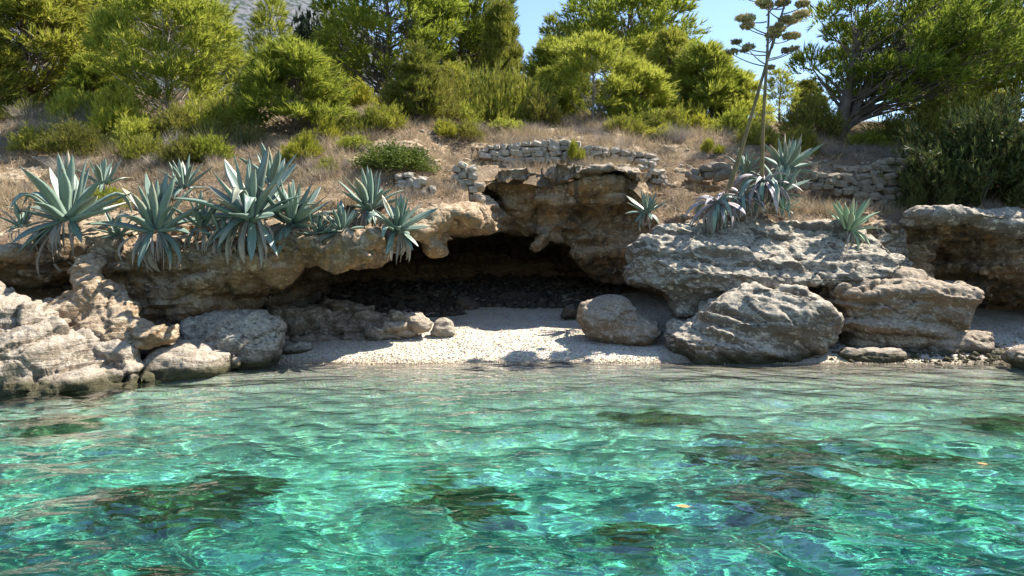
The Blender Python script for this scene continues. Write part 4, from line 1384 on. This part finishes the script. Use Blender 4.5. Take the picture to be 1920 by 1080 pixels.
bush('rough green bush in the middle of the bank above the small agaves', 'green', 395, 14.9, .42, .5, 2.0)
bush('dark heath bush above the narrow agave', 'heath', 345, 14.7, .45, .5, 3.0)
bush('olive heath bush right of the dry brush above the mastic mat', 'heath_b', 720, 17.2, .5, .6, 4.0)
bush('olive bush at the left edge above the path', 'heath_b', 20, 18.2, .6, .7, .5)
for i, (px, d, w, h, k, lab) in enumerate([
    (170, 17.0, .75, .85, 'grey', 'silvery dead shrub at the left above the bank'),
    (60, 18.0, .7, .75, 'grey', 'silvery dead shrub near the left edge'),
    (110, 16.2, .8, .75, 'dry', 'brown dry shrub on top of the left bank'),
    (215, 15.4, .6, .6, 'reed', 'grassy green tussock on the left bank'),
    (330, 15.4, .5, .65, 'grey', 'grey dead twigs hanging below the forked pine'),
    (400, 15.6, .6, .75, 'reed', 'tall green grass tussock left of the largest agave'),
    (468, 16.0, .6, .75, 'reed', 'pale green grass tussock behind the largest agave'),
    (300, 14.6, .55, .4, 'grey', 'low grey shrub in shade behind the fan-shaped agave'),
    (130, 14.2, .6, .5, 'grey', 'dark grey shrub behind the leftmost agave'),
    (690, 16.5, .7, .45, 'dry', 'dry brush left of the heath bushes'),
    (1088, 16.2, .3, .30, 'grey', 'grey dead shrub in front of the terrace wall'),
    (1155, 15.9, .2, .24, 'dry', 'small dry shrub on the edge of the cave block'),
    (1265, 18.6, .6, .6, 'grey', 'grey brush on the dry terrace above the gully'),
    (1010, 18.8, .55, .4, 'grey', 'grey brush on the dry terrace above the wall'),
    (900, 18.4, .5, .42, 'grey', 'grey brush at the left end of the dry terrace'),
    (1570, 17.6, .6, .35, 'grey', 'low grey brush in the shade above the low wall'),
    (415, 14.4, .35, .35, 'straw', 'golden tuft of dry flowers left of the largest agave'),
    (1140, 19.2, .6, .42, 'dry', 'dry brush in the middle of the terrace'),
    (850, 16.3, .4, .3, 'dry', 'dry brush beside the column of stones')]):
    bush(lab, k, px, d, w, h, i * 1.1)

# dry grass: uncountable, one mass
r = np.random.default_rng(77)
n = 22000
gy_ = 12.6 + 14 * r.random(n) ** 1.25
gx_ = r.uniform(-.78, .78, n) * gy_
keep = (gy_ > edge_y(gx_) + .1) & (noise2(gx_, gy_, .8, 3, 8.) + r.normal(0, .35, n) > -.15)
gx_, gy_ = gx_[keep], gy_[keep]
n = len(gx_)
nb = 17
hh = np.repeat(r.uniform(.10, .30, n) * (1 + .5 * noise2(gx_, gy_, .6, 2, 3.)), nb)
base = np.repeat(np.stack([gx_, gy_, hz(gx_, gy_) - .02], -1), nb, 0) + r.normal(0, .06, (n * nb, 3)) * [1, 1, 0]
tip = base + np.stack([r.normal(0, .5, n * nb), r.normal(0, .5, n * nb), r.uniform(.5, 1.1, n * nb)], -1) * hh[:, None]
sd = unit(np.cross(tip - base, r.normal(0, 1, (n * nb, 3)))) * .006
v = np.stack([base - sd, base + sd, tip], 1).reshape(-1, 3)
grass = obj('dry_grass', mesh_np('dry_grass', v, np.arange(len(v)).reshape(-1, 3), False, [M['straw']]), kind='stuff')
tag(grass, 'short straw-coloured dry grass covering the slope', 'grass')

# low dead brush matted over the terraces: uncountable, one mass
def brush_mass():
    r = np.random.default_rng(91)
    tm = [TWIG['dry'][0], TWIG['dry'][1], TWIG['grey'][0]]
    src = []
    for m_ in tm:
        co = np.empty(len(m_.vertices) * 3, np.float32); m_.vertices.foreach_get('co', co); src.append(co.reshape(-1, 8, 3)[::3])
    V, n = [], 0
    while n < 460:
        y = 13.2 + 9 * r.random()
        x = r.uniform(-.72, .72) * y
        if y < edge_y(x) + .25 or vnoise(np.array([[x, y, 0]]), .5, 3)[0] + r.normal(0, .3) < -.05: continue
        s_ = src[r.integers(3)]
        a = r.uniform(0, 6.28)
        w, h = r.uniform(.2, .5), r.uniform(.14, .36)
        q = s_.reshape(-1, 3) * [w, w, h]
        q = np.stack([q[:, 0] * math.cos(a) - q[:, 1] * math.sin(a) + x, q[:, 0] * math.sin(a) + q[:, 1] * math.cos(a) + y, q[:, 2] + hz(x, y)[0]], -1)
        V.append(q); n += 1
    V = np.concatenate(V)
    b = np.arange(0, len(V), 8)[:, None]
    Fc = np.concatenate([b + np.array([k, k + 1, k + 3, k + 2]) for k in (0, 2, 4)])
    o = obj('dead_brush', mesh_np('dead_brush', V, Fc, False, [M['drygrey']]), kind='stuff')
    tag(o, 'low matted grey-brown dead brush all over the slope', 'brush')


brush_mass()

# ------------------------------------------------------------------ beach pebbles: uncountable, one mass
def pebble_mass(name, px_, py_, pz_, size, mat, label, seed):
    r = np.random.default_rng(seed)
    o6 = np.array([(1, 0, 0), (-1, 0, 0), (0, 1, 0), (0, -1, 0), (0, 0, 1), (0, 0, -1)], float)
    f8 = np.array([(0, 2, 4), (2, 1, 4), (1, 3, 4), (3, 0, 4), (2, 0, 5), (1, 2, 5), (3, 1, 5), (0, 3, 5)])
    k = len(px_)
    V = o6[None] * (size[:, None, None] * r.uniform(.6, 1.25, (k, 1, 3)) * [1, 1, .65]) + r.normal(0, .16, (k, 6, 3)) * size[:, None, None]
    a = r.uniform(0, 6.28, k)
    ca, sa = np.cos(a)[:, None], np.sin(a)[:, None]
    V = np.stack([V[..., 0] * ca - V[..., 1] * sa, V[..., 0] * sa + V[..., 1] * ca, V[..., 2]], -1)
    V += np.stack([px_, py_, pz_], -1)[:, None]
    Fc = (f8[None] + (np.arange(k) * 6)[:, None, None]).reshape(-1, 3)
    o = obj(name, mesh_np(name, V.reshape(-1, 3), Fc, True, [mat]), kind='stuff')
    tag(o, label, 'pebbles')
    return o


def pebble_mat():
    k = NT('beach_pebbles')
    g = k.n('NewGeometry')
    ri = g.outputs['Random Per Island']
    c = k.mix(k.ramp(ri, 0, 1), (.37, .31, .24), (.55, .485, .40))
    c = k.mix(k.ramp(k.math('FRACT', k.math('MULTIPLY', ri, 17.0)), .86, .9), c, (.28, .20, .13))
    c = k.mix(k.ramp(k.math('FRACT', k.math('MULTIPLY', ri, 31.0)), .9, .93), c, (.24, .24, .25))
    z = k.n('SeparateXYZ', i_0=g.outputs['Position']).outputs[2]
    c = k.mix(k.ramp(z, .02, .09, .6, 0), c, (.30, .22, .13))
    k.bsdf(c, .85, .25)
    return k.m


M['pebble'] = pebble_mat()
r = np.random.default_rng(5)
n = 42000
bx = r.uniform(-4.6, 9.8, n)
by = 11.9 + 6.2 * r.random(n) ** 1.5
bz_ = bed_z(bx, by)
pebble_mass('beach_pebbles', bx, by, bz_ + .004, .006 + .018 * r.random(n) ** 5 + .006 * r.random(n), M['pebble'], 'small pale pebbles covering the beach', 6)

# rubble on the cave floor and stones strewn over the slope: uncountable masses
r = np.random.default_rng(15)
n = 2600
cx_ = r.uniform(-4.5, 2.6, n)
cy_ = 16.4 + 4.5 * r.random(n) ** 1.3 - .9 * (cx_ < -1.0)
pebble_mass('cave_rubble', cx_, cy_, bed_z(cx_, cy_) + .02, .03 + .14 * r.random(n) ** 3, M['cave_shade'], 'dark broken rubble on the floor of the cave', 8)
n = 5200
sy_ = 12.4 + 9 * r.random(n) ** 1.6
sx_ = r.uniform(-.75, .75, n) * sy_
k_ = (sy_ > edge_y(sx_) - .15) & (noise2(sx_, sy_, .9, 3, 21.) + r.normal(0, .25, n) > .1)
sx_, sy_ = sx_[k_], sy_[k_]
pebble_mass('slope_stones', sx_, sy_, hz(sx_, sy_) + .01, .012 + .075 * r.random(len(sx_)) ** 4, M['stone'], 'small pale stones strewn over the dry slope', 9)
n = 420
rx_ = np.concatenate([r.uniform(6.4, 9.4, 300), r.uniform(4.6, 9.0, 120)])
ry_ = np.concatenate([r.normal(12.45, .22, 300), r.normal(12.7, .4, 120)])
pebble_mass('shore_rubble', rx_, ry_, bed_z(rx_, ry_) + .015, .03 + .07 * r.random(n) ** 2.5, M['cream'], 'pale broken stones along the water edge at the right', 10)


# two fallen leaves floating on the water
def floating_leaf(label, px, py, L, rz, seed):
    d = CH * F / (py - YH)
    t = np.linspace(0, 1, 7)
    hw = .28 * np.sin(np.pi * t ** .8) + .01
    V = []
    for a, b in zip(t, hw):
        V += [(-b, a - .5, .12 * b + .10 * (a - .5) ** 2), (0, a - .5, .10 * (a - .5) ** 2), (b, a - .5, .16 * b + .10 * (a - .5) ** 2)]
    V = np.array(V) * L
    q = [(3 * i + j, 3 * i + j + 1, 3 * i + j + 4, 3 * i + j + 3) for i in range(6) for j in range(2)]
    e = obj('floating_leaf', mesh_np('floating_leaf', V, q, True, [M['dead_leaf']]), loc=((px - 960) / F * d, d, float(waves(np.array([[(px - 960) / F * d]]), np.array([[d]]))[0, 0]) + .008), label=label, cat='leaf')
    e.rotation_euler = (0, 0, rz)
    st, sq = tube(np.array([(0, -.5, .03), (.03, -.62, .05), (.06, -.75, .09)]) * L, [.018 * L, .015 * L, .01 * L], 4)
    obj('leaf_stem', mesh_np('leaf_stem', st, sq, True, [M['dead_leaf']]), e)


M['dead_leaf'] = flat_mat('fallen_leaf', (.45, .20, .06), (.62, .33, .12), 30, .6, .2, .005)
floating_leaf('orange fallen leaf floating in the right foreground', 1280, 957, .10, 1.2, 1)
floating_leaf('small brown leaf floating near the right edge', 1842, 870, .08, .9, 2)
